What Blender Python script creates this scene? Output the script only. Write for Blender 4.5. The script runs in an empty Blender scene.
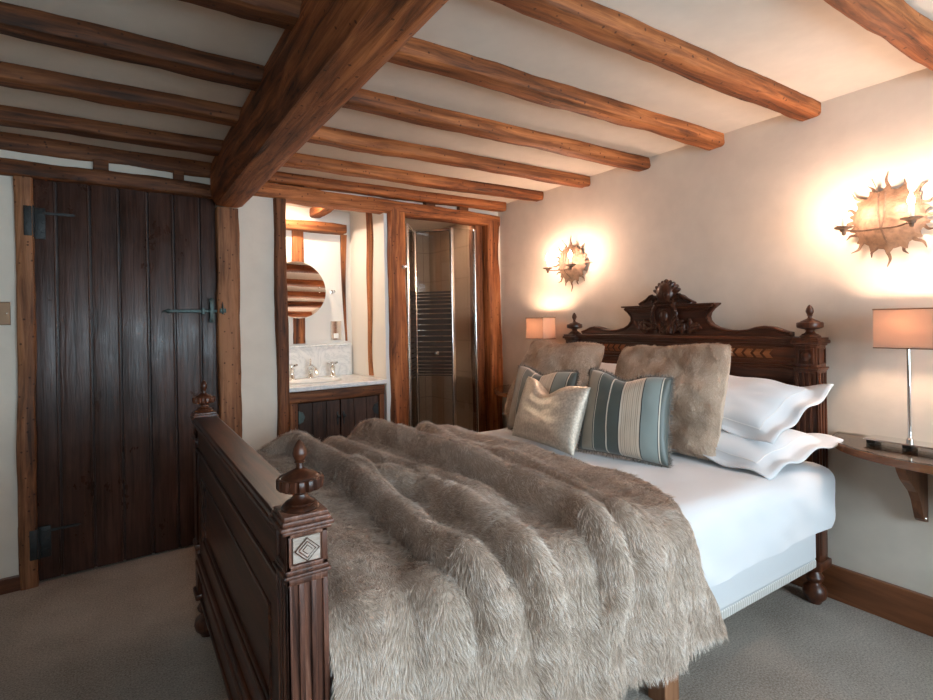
import bpy, bmesh, math, random
import numpy as np
from mathutils import Vector, Matrix, noise
random.seed(7)
PI = math.pi
SC = bpy.context.scene
COL = SC.collection

# ------------------------------------------------------------------ materials
MATS = {}
def _new(name):
    m = bpy.data.materials.new(name); m.use_nodes = True
    nt = m.node_tree
    b = nt.nodes['Principled BSDF']
    MATS[name] = m
    return m, nt, b
def _n(nt, t, **kw):
    n = nt.nodes.new(t)
    for k, v in kw.items():
        if k in n.inputs: n.inputs[k].default_value = v
        else: setattr(n, k, v)
    return n
def _coords(nt, scale, kind='Object'):
    tc = _n(nt, 'ShaderNodeTexCoord'); mp = _n(nt, 'ShaderNodeMapping')
    mp.inputs['Scale'].default_value = scale
    nt.links.new(tc.outputs[kind], mp.inputs['Vector'])
    return mp.outputs['Vector']
def _ramp(nt, stops, interp='LINEAR'):
    r = _n(nt, 'ShaderNodeValToRGB'); r.color_ramp.interpolation = interp
    e = r.color_ramp.elements
    while len(e) > 1: e.remove(e[-1])
    e[0].position = stops[0][0]; e[0].color = (*stops[0][1], 1)
    for p, c in stops[1:]:
        k = e.new(p); k.color = (*c, 1)
    return r
def _bump(nt, b, h, strength, dist):
    bp = _n(nt, 'ShaderNodeBump'); bp.inputs['Strength'].default_value = strength
    bp.inputs['Distance'].default_value = dist
    nt.links.new(h, bp.inputs['Height']); nt.links.new(bp.outputs['Normal'], b.inputs['Normal'])
def plain(name, col, rough=.5, metal=0., spec=.5, bump=0, bscale=40, var=0.0, sheen=0):
    m, nt, b = _new(name)
    b.inputs['Base Color'].default_value = (*col, 1)
    b.inputs['Roughness'].default_value = rough; b.inputs['Metallic'].default_value = metal
    b.inputs['Specular IOR Level'].default_value = spec
    if sheen: b.inputs['Sheen Weight'].default_value = sheen
    v = _coords(nt, (1, 1, 1))
    n = _n(nt, 'ShaderNodeTexNoise', Scale=bscale, Detail=4.0); nt.links.new(v, n.inputs['Vector'])
    if var:
        r = _ramp(nt, [(.3, tuple(c*(1-var) for c in col)), (.7, tuple(min(1, c*(1+var)) for c in col))])
        nt.links.new(n.outputs['Fac'], r.inputs['Fac']); nt.links.new(r.outputs['Color'], b.inputs['Base Color'])
    if bump: _bump(nt, b, n.outputs['Fac'], bump, .01)
    return m
def wood(name, dark, mid, light, axis='x', rough=.5, fine=40., bump=.4, spec=.4, hole=False, stretch=.06, blotch=2.5, coat=0.):
    m, nt, b = _new(name)
    s = [1, 1, 1]; s['xyz'.index(axis)] = stretch
    v = _coords(nt, s)
    g = _n(nt, 'ShaderNodeTexNoise', Scale=fine, Detail=7.0, Roughness=.65, Distortion=.6); nt.links.new(v, g.inputs['Vector'])
    v2 = _coords(nt, tuple(1 if q == 1 else .35 for q in s))
    bl = _n(nt, 'ShaderNodeTexNoise', Scale=blotch, Detail=5.0, Roughness=.6); nt.links.new(v2, bl.inputs['Vector'])
    mx = _n(nt, 'ShaderNodeMath', operation='MULTIPLY_ADD'); mx.inputs[1].default_value = .55
    nt.links.new(g.outputs['Fac'], mx.inputs[0])
    m2 = _n(nt, 'ShaderNodeMath', operation='MULTIPLY'); m2.inputs[1].default_value = .45
    nt.links.new(bl.outputs['Fac'], m2.inputs[0]); nt.links.new(m2.outputs[0], mx.inputs[2])
    r = _ramp(nt, [(.38, dark), (.49, mid), (.62, light)])
    nt.links.new(mx.outputs[0], r.inputs['Fac'])
    colout = r.outputs['Color']
    if hole:
        v3 = _coords(nt, (1, 1, 1))
        vo = _n(nt, 'ShaderNodeTexVoronoi', Scale=26.0, Randomness=1.0); nt.links.new(v3, vo.inputs['Vector'])
        rr = _ramp(nt, [(0., (.12, .08, .05)), (.11, (.2, .13, .08)), (.16, (1, 1, 1))])
        nt.links.new(vo.outputs['Distance'], rr.inputs['Fac'])
        mm = _n(nt, 'ShaderNodeMix', data_type='RGBA', blend_type='MULTIPLY'); mm.inputs[0].default_value = .8
        nt.links.new(colout, mm.inputs[6]); nt.links.new(rr.outputs['Color'], mm.inputs[7]); colout = mm.outputs[2]
    nt.links.new(colout, b.inputs['Base Color'])
    b.inputs['Roughness'].default_value = rough; b.inputs['Specular IOR Level'].default_value = spec
    if coat: b.inputs['Coat Weight'].default_value = coat; b.inputs['Coat Roughness'].default_value = .15
    if bump: _bump(nt, b, mx.outputs[0], bump, .012)
    return m

# oak of the ceiling and frame, one grain direction each
for ax in 'xyz':
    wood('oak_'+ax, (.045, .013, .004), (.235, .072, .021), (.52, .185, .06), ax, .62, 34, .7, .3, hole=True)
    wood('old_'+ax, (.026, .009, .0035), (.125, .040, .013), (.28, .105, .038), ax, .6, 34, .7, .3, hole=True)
    wood('walnut_'+ax, (.010, .003, .0015), (.050, .014, .006), (.125, .037, .014), ax, .36, 42, .10, .45, coat=.1)
wood('jamb', (.030, .011, .005), (.16, .062, .025), (.34, .15, .068), 'z', .6, 34, .7, .3, hole=True)
wood('plank', (.018, .008, .005), (.042, .018, .012), (.075, .034, .024), 'z', .33, 60, .5, .4, stretch=.05, blotch=5)
wood('vanity_door', (.010, .005, .003), (.035, .016, .010), (.075, .036, .024), 'z', .6, 60, .5, .3, stretch=.07)
wood('walnut_worn', (.03, .010, .006), (.17, .065, .038), (.46, .26, .18), 'z', .42, 55, .3, .5, stretch=.05)
wood('inlay', (.09, .025, .008), (.21, .065, .02), (.36, .13, .045), 'y', .3, 30, .05, .5)
wood('inlay_pale', (.20, .13, .10), (.42, .33, .27), (.60, .50, .43), 'x', .45, 60, .2, .5)
wood('skirting', (.08, .026, .010), (.17, .058, .022), (.27, .10, .04), 'y', .35, 20, .05, .5)
wood('skirting_x', (.08, .026, .010), (.17, .058, .022), (.27, .10, .04), 'x', .35, 20, .05, .5)
wood('shelf_wood', (.10, .034, .014), (.20, .075, .03), (.31, .125, .05), 'y', .25, 24, .05, .5)
wood('bracket_wood', (.07, .024, .010), (.15, .054, .021), (.23, .09, .035), 'z', .35, 24, .05, .5)
wood('leg_wood', (.16, .065, .028), (.32, .145, .07), (.46, .23, .12), 'z', .5, 24, .05, .5)
m = MATS['plank']; nt = m.node_tree; b = nt.nodes['Principled BSDF']
v = _coords(nt, (1, 1, .5)); w = _n(nt, 'ShaderNodeTexNoise', Scale=7.0, Detail=6.0, Roughness=.7); nt.links.new(v, w.inputs['Vector'])
mr_ = _n(nt, 'ShaderNodeMapRange'); mr_.inputs[1].default_value = .35; mr_.inputs[2].default_value = .68; mr_.inputs[3].default_value = .24; mr_.inputs[4].default_value = .5
nt.links.new(w.outputs['Fac'], mr_.inputs[0]); nt.links.new(mr_.outputs[0], b.inputs['Roughness'])
plain('plaster', (.70, .625, .535), .85, spec=.15, bump=.35, bscale=9, var=.035)
plain('ceiling_plaster', (.70, .635, .55), .9, spec=.1, bump=.25, bscale=12, var=.03)
plain('white_wall', (.86, .82, .76), .8, spec=.15, bump=.2, bscale=9)
plain('iron', (.02, .022, .022), .5, .3, bump=.4, bscale=60)
plain('iron_green', (.06, .085, .08), .42, .6, bump=.4, bscale=80)
plain('chrome', (.80, .79, .77), .12, 1.)
plain('chrome_soft', (.72, .68, .63), .24, 1.)
plain('bronze', (.16, .09, .05), .35, .7)
plain('white_plastic', (.85, .84, .80), .35)
plain('black_plastic', (.012, .011, .010), .35)
plain('porcelain', (.86, .85, .82), .12)
plain('rusty_gold', (.15, .095, .06), .65, .3, bump=.6, bscale=45, var=.35)
plain('dark_gold', (.10, .06, .038), .6, .4, bump=.5, bscale=60, var=.3)
plain('cotton', (.71, .71, .725), .85, spec=.2, bump=.06, bscale=260, sheen=.2)
plain('cotton_side', (.68, .68, .69), .9, spec=.1, bump=.1, bscale=200)
plain('pipe_seam', (.80, .78, .76), .9)
plain('candle', (.85, .76, .62), .5)
plain('shower_white', (.75, .73, .70), .3)

# marble
m, nt, b = _new('marble'); v = _coords(nt, (1, 1, 1))
w = _n(nt, 'ShaderNodeTexNoise', Scale=5.0, Detail=10.0, Roughness=.7, Distortion=1.6); nt.links.new(v, w.inputs['Vector'])
r = _ramp(nt, [(.36, (.82, .81, .79)), (.46, (.76, .76, .75)), (.50, (.63, .64, .64)), (.54, (.76, .76, .75)), (.7, (.84, .83, .80))])
nt.links.new(w.outputs['Fac'], r.inputs['Fac']); nt.links.new(r.outputs['Color'], b.inputs['Base Color']); b.inputs['Roughness'].default_value = .18
# striped divan border
m, nt, b = _new('ticking'); v = _coords(nt, (1, 1, 1))
w = _n(nt, 'ShaderNodeTexWave', Scale=22.0, Distortion=.4, Detail=2.0); nt.links.new(v, w.inputs['Vector'])
r = _ramp(nt, [(0, (.42, .38, .34)), (.5, (.66, .63, .59))]); nt.links.new(w.outputs['Fac'], r.inputs['Fac'])
nt.links.new(r.outputs['Color'], b.inputs['Base Color']); b.inputs['Roughness'].default_value = .9
# carpet
m, nt, b = _new('carpet'); v = _coords(nt, (1, 1, 1))
w = _n(nt, 'ShaderNodeTexNoise', Scale=140.0, Detail=7.0, Roughness=.8); nt.links.new(v, w.inputs['Vector'])
w2 = _n(nt, 'ShaderNodeTexNoise', Scale=2.3, Detail=4.0, Roughness=.6); nt.links.new(v, w2.inputs['Vector'])
ad = _n(nt, 'ShaderNodeMath', operation='MULTIPLY_ADD'); ad.inputs[1].default_value = .3
nt.links.new(w2.outputs['Fac'], ad.inputs[0]); nt.links.new(w.outputs['Fac'], ad.inputs[2])
r = _ramp(nt, [(.44, (.17, .14, .115)), (.60, (.46, .395, .335)), (.80, (.78, .70, .62))])
nt.links.new(ad.outputs[0], r.inputs['Fac']); nt.links.new(r.outputs['Color'], b.inputs['Base Color'])
b.inputs['Roughness'].default_value = 1; b.inputs['Specular IOR Level'].default_value = .05
_bump(nt, b, w.outputs['Fac'], 1., .012)
# tile
m, nt, b = _new('tile'); v = _coords(nt, (1, 1, 1), 'UV')
br = _n(nt, 'ShaderNodeTexBrick'); br.offset = 0.; br.inputs['Scale'].default_value = 1.
br.inputs['Color1'].default_value = (.52, .42, .33, 1); br.inputs['Color2'].default_value = (.49, .40, .31, 1); br.inputs['Mortar'].default_value = (.34, .26, .2, 1)
br.inputs['Mortar Size'].default_value = .0035; br.inputs['Brick Width'].default_value = .21; br.inputs['Row Height'].default_value = .283
nt.links.new(v, br.inputs['Vector']); nt.links.new(br.outputs['Color'], b.inputs['Base Color']); b.inputs['Roughness'].default_value = .3
# fur
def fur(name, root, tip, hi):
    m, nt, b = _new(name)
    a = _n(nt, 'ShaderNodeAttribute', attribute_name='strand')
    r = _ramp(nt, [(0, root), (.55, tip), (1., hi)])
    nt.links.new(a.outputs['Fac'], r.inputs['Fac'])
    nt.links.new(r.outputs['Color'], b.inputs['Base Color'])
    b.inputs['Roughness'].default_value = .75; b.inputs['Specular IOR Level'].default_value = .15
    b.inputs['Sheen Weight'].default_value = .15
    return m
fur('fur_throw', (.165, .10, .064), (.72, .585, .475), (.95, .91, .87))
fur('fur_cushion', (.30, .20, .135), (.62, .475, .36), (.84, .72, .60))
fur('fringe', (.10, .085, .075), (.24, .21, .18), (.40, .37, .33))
# metallic cream
m, nt, b = _new('foil_cream'); v = _coords(nt, (1, 1, 1))
w = _n(nt, 'ShaderNodeTexNoise', Scale=90.0, Detail=5.0, Roughness=.7); nt.links.new(v, w.inputs['Vector'])
r = _ramp(nt, [(.35, (.42, .37, .30)), (.65, (.70, .64, .55))]); nt.links.new(w.outputs['Fac'], r.inputs['Fac'])
nt.links.new(r.outputs['Color'], b.inputs['Base Color']); b.inputs['Metallic'].default_value = .45; b.inputs['Roughness'].default_value = .42
_bump(nt, b, w.outputs['Fac'], .25, .004)
# striped silk
m, nt, b = _new('stripe_silk'); tc = _n(nt, 'ShaderNodeTexCoord'); sx = _n(nt, 'ShaderNodeSeparateXYZ')
nt.links.new(tc.outputs['UV'], sx.inputs[0])
TA = (.30, .25, .19); TE = (.078, .092, .082); CR = (.62, .52, .41); LB = (.25, .295, .28); DK = (.035, .035, .035); WH = (.66, .60, .50); RB = (.36, .28, .21)
st = [(0, TE), (.05, TA), (.19, DK), (.20, WH), (.21, TE), (.35, DK), (.358, WH), (.372, TE), (.50, DK), (.508, WH), (.52, CR)]
for i in range(9): st += [(.535+i*.021, RB), (.541+i*.021, CR)]
st += [(.735, DK), (.747, LB), (.915, DK), (.922, WH), (.935, TE)]
# split in two ramps (32 stop limit)
r1 = _ramp(nt, st[:20], 'CONSTANT'); r2 = _ramp(nt, [(0, CR)]+st[20:], 'CONSTANT')
for r in (r1, r2): nt.links.new(sx.outputs[0], r.inputs['Fac'])
gt = _n(nt, 'ShaderNodeMath', operation='GREATER_THAN'); nt.links.new(sx.outputs[0], gt.inputs[0]); gt.inputs[1].default_value = st[20][0]-.0001
mm = _n(nt, 'ShaderNodeMix', data_type='RGBA'); nt.links.new(gt.outputs[0], mm.inputs[0]); nt.links.new(r1.outputs['Color'], mm.inputs[6]); nt.links.new(r2.outputs['Color'], mm.inputs[7])
nt.links.new(mm.outputs[2], b.inputs['Base Color']); b.inputs['Roughness'].default_value = .42; b.inputs['Sheen Weight'].default_value = .3
# lamp shade: translucent fabric
m, nt, b = _new('shade_fabric'); out = nt.nodes['Material Output']
b.inputs['Base Color'].default_value = (.60, .47, .39, 1); b.inputs['Roughness'].default_value = .9
tr = _n(nt, 'ShaderNodeBsdfTranslucent'); tr.inputs[0].default_value = (.40, .30, .235, 1)
mx = _n(nt, 'ShaderNodeMixShader'); mx.inputs[0].default_value = .5
nt.links.new(b.outputs[0], mx.inputs[1]); nt.links.new(tr.outputs[0], mx.inputs[2]); nt.links.new(mx.outputs[0], out.inputs[0])
# bulbs
def emit(name, col, s):
    m, nt, b = _new(name)
    b.inputs['Emission Color'].default_value = (*col, 1); b.inputs['Emission Strength'].default_value = s
    b.inputs['Base Color'].default_value = (.9, .85, .8, 1)
emit('flame_bulb', (1, .64, .47), 430)
emit('lamp_bulb', (1, .66, .45), 340)
emit('spot_bulb', (1, .82, .64), 480)
emit('shower_fill_bulb', (1, .66, .42), 170)
# glass
def glassy(name, tint, refl, rough=0.):
    m, nt, b = _new(name); out = nt.nodes['Material Output']
    t = _n(nt, 'ShaderNodeBsdfTransparent'); t.inputs[0].default_value = (*tint, 1)
    g = _n(nt, 'ShaderNodeBsdfGlossy'); g.inputs['Roughness'].default_value = rough
    fr = _n(nt, 'ShaderNodeFresnel'); fr.inputs[0].default_value = 1.5
    ml = _n(nt, 'ShaderNodeMath', operation='MULTIPLY'); ml.inputs[1].default_value = refl
    nt.links.new(fr.outputs[0], ml.inputs[0])
    x = _n(nt, 'ShaderNodeMixShader'); nt.links.new(ml.outputs[0], x.inputs[0]); nt.links.new(t.outputs[0], x.inputs[1]); nt.links.new(g.outputs[0], x.inputs[2])
    nt.links.new(x.outputs[0], out.inputs[0])
glassy('window_glass', (.98, .98, .98), 1.)
glassy('shower_glass', (.86, .84, .82), 1.6, .02)
glassy('table_glass', (.93, .94, .92), .8, .02)
plain('frost_stripe', (.055, .042, .034), .7, spec=.1)
m, nt, b = _new('mirror'); b.inputs['Metallic'].default_value = 1; b.inputs['Roughness'].default_value = .02; b.inputs['Base Color'].default_value = (.88, .88, .87, 1)

# ------------------------------------------------------------------ mesh helpers
class MB:
    def __init__(s): s.v = []; s.f = []; s.sm = []
    def add(s, vs, fs, smooth=False):
        o = len(s.v); s.v += [tuple(p) for p in vs]; s.f += [tuple(o+i for i in f) for f in fs]; s.sm += [smooth]*len(fs)
        return s
    def box(s, x0, x1, y0, y1, z0, z1, bev=0., M=None):
        bm = bmesh.new(); bmesh.ops.create_cube(bm, size=1)
        for v in bm.verts:
            v.co = Vector(((x0+x1)/2+v.co.x*(x1-x0), (y0+y1)/2+v.co.y*(y1-y0), (z0+z1)/2+v.co.z*(z1-z0)))
        if bev > 0:
            bev = min(bev, .45*min(abs(x1-x0), abs(y1-y0), abs(z1-z0)))
            bmesh.ops.bevel(bm, geom=bm.edges[:], offset=bev, segments=2, affect='EDGES', profile=.5)
        if M is not None: bm.transform(M)
        bm.verts.index_update()
        s.add([v.co[:] for v in bm.verts], [[v.index for v in f.verts] for f in bm.faces]); bm.free()
        return s
    def lathe(s, prof, c=(0, 0, 0), n=24, mod=None, M=None):
        """prof: (r,z) list; mod(i,a)->radius factor"""
        vs = []; fs = []
        for i, (r, z) in enumerate(prof):
            for k in range(n):
                a = 2*PI*k/n; q = r*(mod(i, a) if mod else 1)
                p = Vector((q*math.cos(a), q*math.sin(a), z))
                if M is not None: p = M @ p
                vs.append((p.x+c[0], p.y+c[1], p.z+c[2]))
        for i in range(len(prof)-1):
            for k in range(n): fs.append((i*n+k, i*n+(k+1) % n, (i+1)*n+(k+1) % n, (i+1)*n+k))
        fs.append(tuple(reversed(range(n)))); fs.append(tuple((len(prof)-1)*n+k for k in range(n)))
        return s.add(vs, fs, True)
    def prism(s, pts, T, smooth=False):
        """pts: 2D outline; T(u,v,w) -> 3D, w in 0/1"""
        n = len(pts)
        vs = [T(u, v, 0) for u, v in pts]+[T(u, v, 1) for u, v in pts]
        fs = [tuple(range(n-1, -1, -1)), tuple(range(n, 2*n))]+[(i, (i+1) % n, n+(i+1) % n, n+i) for i in range(n)]
        return s.add(vs, fs, smooth)
    def tube(s, path, r, n=10, cap=True):
        P = [Vector(p) for p in path]; R = r if isinstance(r, (list, tuple)) else [r]*len(P)
        vs = []; fs = []; up = Vector((0, 0, 1))
        for i, p in enumerate(P):
            d = (P[min(i+1, len(P)-1)]-P[max(i-1, 0)]).normalized()
            u = up if abs(d.z) < .95 else Vector((1, 0, 0))
            a = d.cross(u).normalized(); b_ = d.cross(a).normalized()
            for k in range(n):
                t = 2*PI*k/n; vs.append(p+a*(R[i]*math.cos(t))+b_*(R[i]*math.sin(t)))
        for i in range(len(P)-1):
            for k in range(n): fs.append((i*n+k, i*n+(k+1) % n, (i+1)*n+(k+1) % n, (i+1)*n+k))
        if cap: fs.append(tuple(reversed(range(n)))); fs.append(tuple((len(P)-1)*n+k for k in range(n)))
        return s.add(vs, fs, True)
    def beam(s, p0, p1, w, h, amp=.006, seed=0, ch=.018, step=.05, up=(0, 0, 1), bow=0.):
        """hewn timber: chamfered, wavering section swept p0->p1 (centre line)"""
        p0 = Vector(p0); p1 = Vector(p1); d = (p1-p0); L = d.length; d.normalize()
        up = Vector(up); a = d.cross(up).normalized(); u = a.cross(d).normalized()
        hw, hh = w/2, h/2; sec = []
        c = min(ch, .4*w, .4*h)
        base = [(-hw+c, -hh), (0, -hh), (hw-c, -hh), (hw-c*.3, -hh+c*.3), (hw, -hh+c), (hw, 0), (hw, hh-c), (hw-c*.3, hh-c*.3), (hw-c, hh), (0, hh), (-hw+c, hh), (-hw+c*.3, hh-c*.3), (-hw, hh-c), (-hw, 0), (-hw, -hh+c), (-hw+c*.3, -hh+c*.3)]
        n = len(base); m = max(2, int(L/step)); vs = []; fs = []
        for i in range(m+1):
            t = i/m; cpt = p0+d*(L*t)
            bx = noise.noise(Vector((t*L*1.3, seed*3.7, 0)))*bow; by = noise.noise(Vector((t*L*1.3, seed*3.7, 9)))*bow*.5
            for k, (x, y) in enumerate(base):
                q = Vector((x*9+seed, y*9, t*L*3.5))
                e = noise.noise(q)*amp*2+noise.noise(q*3.1)*amp
                rr = Vector((x, y)).normalized()
                vs.append(cpt+a*(x+rr.x*e+bx)+u*(y+rr.y*e+by))
        for i in range(m):
            for k in range(n): fs.append((i*n+k, i*n+(k+1) % n, (i+1)*n+(k+1) % n, (i+1)*n+k))
        fs.append(tuple(reversed(range(n)))); fs.append(tuple(m*n+k for k in range(n)))
        return s.add(vs, fs, True)
    def xf(s, M):
        s.v = [tuple(M @ Vector(p)) for p in s.v]; return s
    def build(s, name, mat, parent=None, world=True):
        off = Vector((0, 0, 0))
        if parent is not None and world:
            q = parent
            while q is not None: off += q.location; q = q.parent
        me = bpy.data.meshes.new(name)
        me.from_pydata([tuple(Vector(p)-off) for p in s.v], [], s.f)
        me.polygons.foreach_set('use_smooth', s.sm)
        bm = bmesh.new(); bm.from_mesh(me); bmesh.ops.recalc_face_normals(bm, faces=bm.faces[:]); bm.to_mesh(me); bm.free()
        me.materials.append(MATS[mat])
        if any(s.sm):
            try: me.set_sharp_from_angle(angle=math.radians(42))
            except Exception: pass
        o = bpy.data.objects.new(name, me); COL.objects.link(o)
        if parent is not None: o.parent = parent
        return o
def tag(o, label=None, cat=None, group=None, kind=None):
    if label: o['label'] = label
    if cat: o['category'] = cat
    if group: o['group'] = group
    if kind: o['kind'] = kind
    return o
def thing(name, label, cat, loc=(0, 0, 0), group=None, kind=None):
    o = bpy.data.objects.new(name, None); COL.objects.link(o); o.location = loc; o.empty_display_size = .1
    return tag(o, label, cat, group, kind)
def struct(o): o['kind'] = 'structure'; return o
def copy_tree(o, parent=None):
    c = o.copy(); COL.objects.link(c); c.parent = parent
    for ch in list(o.children): copy_tree(ch, c)
    return c

# frame of the far wall: s along the wall, d into it, z up; skewed a little to the room
BM = Matrix.Translation((0, 3.49, 0)) @ Matrix.Rotation(math.atan(.055), 4, 'Z')
def B(s, d, z=0): return tuple(BM @ Vector((s, d, z)))
H = 2.285; XW = 2.73; XL = -1.75; YF = -1.3

# ------------------------------------------------------------------ the room
struct(MB().box(XL-.1, XW+.1, YF-.15, 4.7, -.1, 0).build('floor', 'carpet'))
ceil = MB().box(XL-.1, XW+.1, YF-.15, 4.7, H, H+.1)
struct(ceil.build('ceiling', 'ceiling_plaster'))
struct(MB().box(XW, XW+.12, YF, 4.6, 0, H).build('wall_right', 'plaster'))
struct(MB().box(XL-.12, XL, YF, 3.5, 0, H).build('wall_left', 'plaster'))
# front wall with two window openings
WX = [(-.25, .45), (1.15, 2.5)]; WZ0, WZ1 = .75, 2.05
w = MB()
w.box(XL, XW, YF-.2, YF, 0, WZ0); w.box(XL, XW, YF-.2, YF, WZ1, H)
for a, b_ in ((XL, WX[0][0]), (WX[0][1], WX[1][0]), (WX[1][1], XW)): w.box(a, b_, YF-.2, YF, WZ0, WZ1)
struct(w.build('wall_front', 'plaster'))
for i, (a, b_) in enumerate(WX):
    r_ = thing('window_%d' % (i+1), None, None, ((a+b_)/2, YF-.1, WZ0), kind='structure')
    f = MB()
    for x in (a, b_-.05): f.box(x, x+.05, YF-.12, YF-.06, WZ0, WZ1, .004)
    for z in (WZ0, WZ1-.05): f.box(a+.05, b_-.05, YF-.12, YF-.06, z, z+.05, .004)
    mid = (a+b_)/2
    f.box(mid-.03, mid+.03, YF-.12, YF-.06, WZ0+.05, WZ1-.05, .004)
    f.build('window_frame', 'white_plastic', r_)
    g = MB()
    for k in (1, 2): g.box(a+.05, b_-.05, YF-.1, YF-.08, WZ0+k*(WZ1-WZ0)/3-.01, WZ0+k*(WZ1-WZ0)/3+.01)
    for q in ((a+mid)/2, (b_+mid)/2): g.box(q-.01, q+.01, YF-.1, YF-.08, WZ0, WZ1)
    g.build('glazing_bar', 'white_plastic', r_)
    MB().box(a+.03, b_-.03, YF-.092, YF-.088, WZ0+.03, WZ1-.03).build('pane', 'window_glass', r_)
    MB().box(a-.03, b_+.03, YF-.06, YF+.06, WZ0-.03, WZ0, .004).build('sill', 'oak_x', r_)
# far wall: left of the door, between door and stud, strips over the openings, beside the last post
w = MB()
w.box(-1.95, -.40, 0, .12, 0, H); w.box(.58, .87, 0, .12, 0, H)
w.box(-.40, .58, 0, .12, 2.10, H); w.box(.87, 2.80, 0.02, .12, 2.16, H); w.box(2.66, 2.80, 0, .12, 0, 2.16)
w.box(-.6, .8, .12, .2, 0, H)  # unseen blocker added behind the door to stop daylight leaking round it
w.xf(BM); struct(w.build('wall_back', 'plaster'))
w = MB()   # washroom recess
w.box(.60, 1.64, .62, .74, 0, 2.26); w.box(.60, .68, .12, .62, 0, 2.26); w.box(1.64, 1.72, .02, .62, 0, 2.25)
w.box(.60, 1.72, .10, .74, 2.22, 2.29)
w.xf(BM); struct(w.build('wall_washroom', 'white_wall'))
# shower walls: tiled, with UVs in metres
def uvbox(name, mat, quads):
    me = bpy.data.meshes.new(name); vs = []; fs = []; uv = []
    for q in quads:
        o = len(vs); vs += [B(*p) for p in q]; fs.append((o, o+1, o+2, o+3))
        L = (Vector(q[1])-Vector(q[0])).length; h_ = q[2][2]-q[1][2]
        z0 = q[0][2]
        uv += [(0, z0), (L, z0), (L, z0+h_), (0, z0+h_)]
    me.from_pydata(vs, [], fs); ul = me.uv_layers.new(name='UVMap')
    for i, c in enumerate(uv): ul.data[i].uv = c
    me.materials.append(MATS[mat]); o = bpy.data.objects.new(name, me); COL.objects.link(o)
    return o
S0, S1, D1 = 1.73, 2.64, .98
t = uvbox('wall_shower', 'tile', [
    [(S0, D1, 0), (S1, D1, 0), (S1, D1, 2.2), (S0, D1, 2.2)],
    [(S1, D1, 0), (S1, .14, 0), (S1, .14, 2.2), (S1, D1, 2.2)],
    [(S0, .10, 0), (S0, D1, 0), (S0, D1, 2.2), (S0, .10, 2.2)]])
md = t.modifiers.new('thickness', 'SOLIDIFY'); md.thickness = .03; md.offset = -1
struct(t)
struct(MB().box(1.72, 2.67, .12, 1.02, 2.2, 2.25).xf(BM).build('ceiling_shower', 'ceiling_plaster'))
# skirting boards
struct(MB().box(XW-.022, XW, YF, 3.6, 0, .155, .004).build('baseboard_right', 'skirting'))
struct(MB().box(-1.95, -.435, -.022, 0, 0, .075, .004).xf(BM).build('baseboard_back', 'skirting_x'))
struct(MB().box(.64, .83, -.022, 0, 0, .12, .004).xf(BM).build('baseboard_middle', 'skirting_x'))

# ------------------------------------------------------------------ ceiling timbers
def joist(x0, x1, y0, label, group, seed, z=H, w_=.098, h_=.066, y1=None):
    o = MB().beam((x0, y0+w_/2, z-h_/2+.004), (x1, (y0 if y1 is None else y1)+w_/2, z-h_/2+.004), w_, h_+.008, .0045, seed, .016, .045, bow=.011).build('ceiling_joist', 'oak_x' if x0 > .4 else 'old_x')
    return tag(o, label, 'beam', group)
ordR = [(.63, 'exposed oak joist at the top right corner, nearest the camera'),
        (1.145, 'exposed oak joist right of the main beam, second nearest, crossing above the bed'),
        (1.618, 'exposed oak joist right of the main beam, third nearest, ending above the headboard wall'),
        (2.098, 'exposed oak joist right of the main beam, fourth nearest, middle of the ceiling'),
        (2.585, 'exposed oak joist right of the main beam, third from the back wall'),
        (3.07, 'exposed oak joist right of the main beam, second from the back wall'),
        (3.50, 'exposed oak joist right of the main beam lying just above the washroom lintel')]
for i, (y, l) in enumerate(ordR):
    joist(.62, XW-.003 if i < 6 else XW-.03, y, l, 'joists right of the main beam', 11+i*3)
ordL = [(1.60, 'dark oak joist left of the main beam, at the top edge of the photo'),
        (2.085, 'dark oak joist left of the main beam, second from the top edge, with a knot'),
        (2.545, 'dark oak joist left of the main beam, middle one of the five'),
        (3.045, 'dark oak joist left of the main beam, second from the plank door'),
        (3.385, 'dark oak joist left of the main beam, just above the door lintel')]
for i, (y, l) in enumerate(ordL):
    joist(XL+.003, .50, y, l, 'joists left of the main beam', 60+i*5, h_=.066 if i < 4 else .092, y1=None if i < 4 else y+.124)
for y in (.15, -.35, -.85):
    tag(joist(.62, XW-.003, y, 'exposed oak joist behind the camera, right of the main beam', 'joists behind the camera right of the main beam', 90+y*3), None)
for y in (1.12, .63, .15, -.35, -.85):
    tag(joist(XL+.003, .50, y, 'dark oak joist outside the view, left of the main beam', 'joists outside the view left of the main beam', 120+y*3), None)
# main beam with a heavy hewn chamfer
mb = MB(); N = 90; prof = [(.475, 0.0), (.455, -.09), (.455, -.17), (.462, -.228), (.492, -.262), (.56, -.268), (.61, -.266), (.638, -.255), (.652, -.235), (.66, -.12), (.655, 0.0)]
vs = []; fs = []; n = len(prof); Y0, Y1 = YF, 3.475
for i in range(N+1):
    y = Y0+(Y1-Y0)*i/N
    for k, (x, z) in enumerate(prof):
        q = Vector((x*6, y*2.2, z*8)); e = noise.noise(q)*.018+noise.noise(q*3)*.006
        f_ = 1 if 0 < k < n-1 else 0
        cut = 0
        if k in (2, 3): cut = .022*max(0, math.sin(y*3.4+.6))
        if k in (4, 5, 6): e *= .3
        vs.append((x+cut+(e if k < 5 else e*.3)*f_, y, H+z+(e*.6 if k in (3, 4, 5, 6, 7) else 0)+.002))
for i in range(N):
    for k in range(n-1): fs.append((i*n+k, i*n+k+1, (i+1)*n+k+1, (i+1)*n+k))
    fs.append((i*n+n-1, i*n, (i+1)*n, (i+1)*n+n-1))
fs += [tuple(range(n)), tuple(N*n+k for k in reversed(range(n)))]
mb.add(vs, fs, True)
tag(mb.build('main_beam', 'oak_y'), 'massive hewn oak main beam running from above the camera to the back wall', 'beam')

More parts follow.
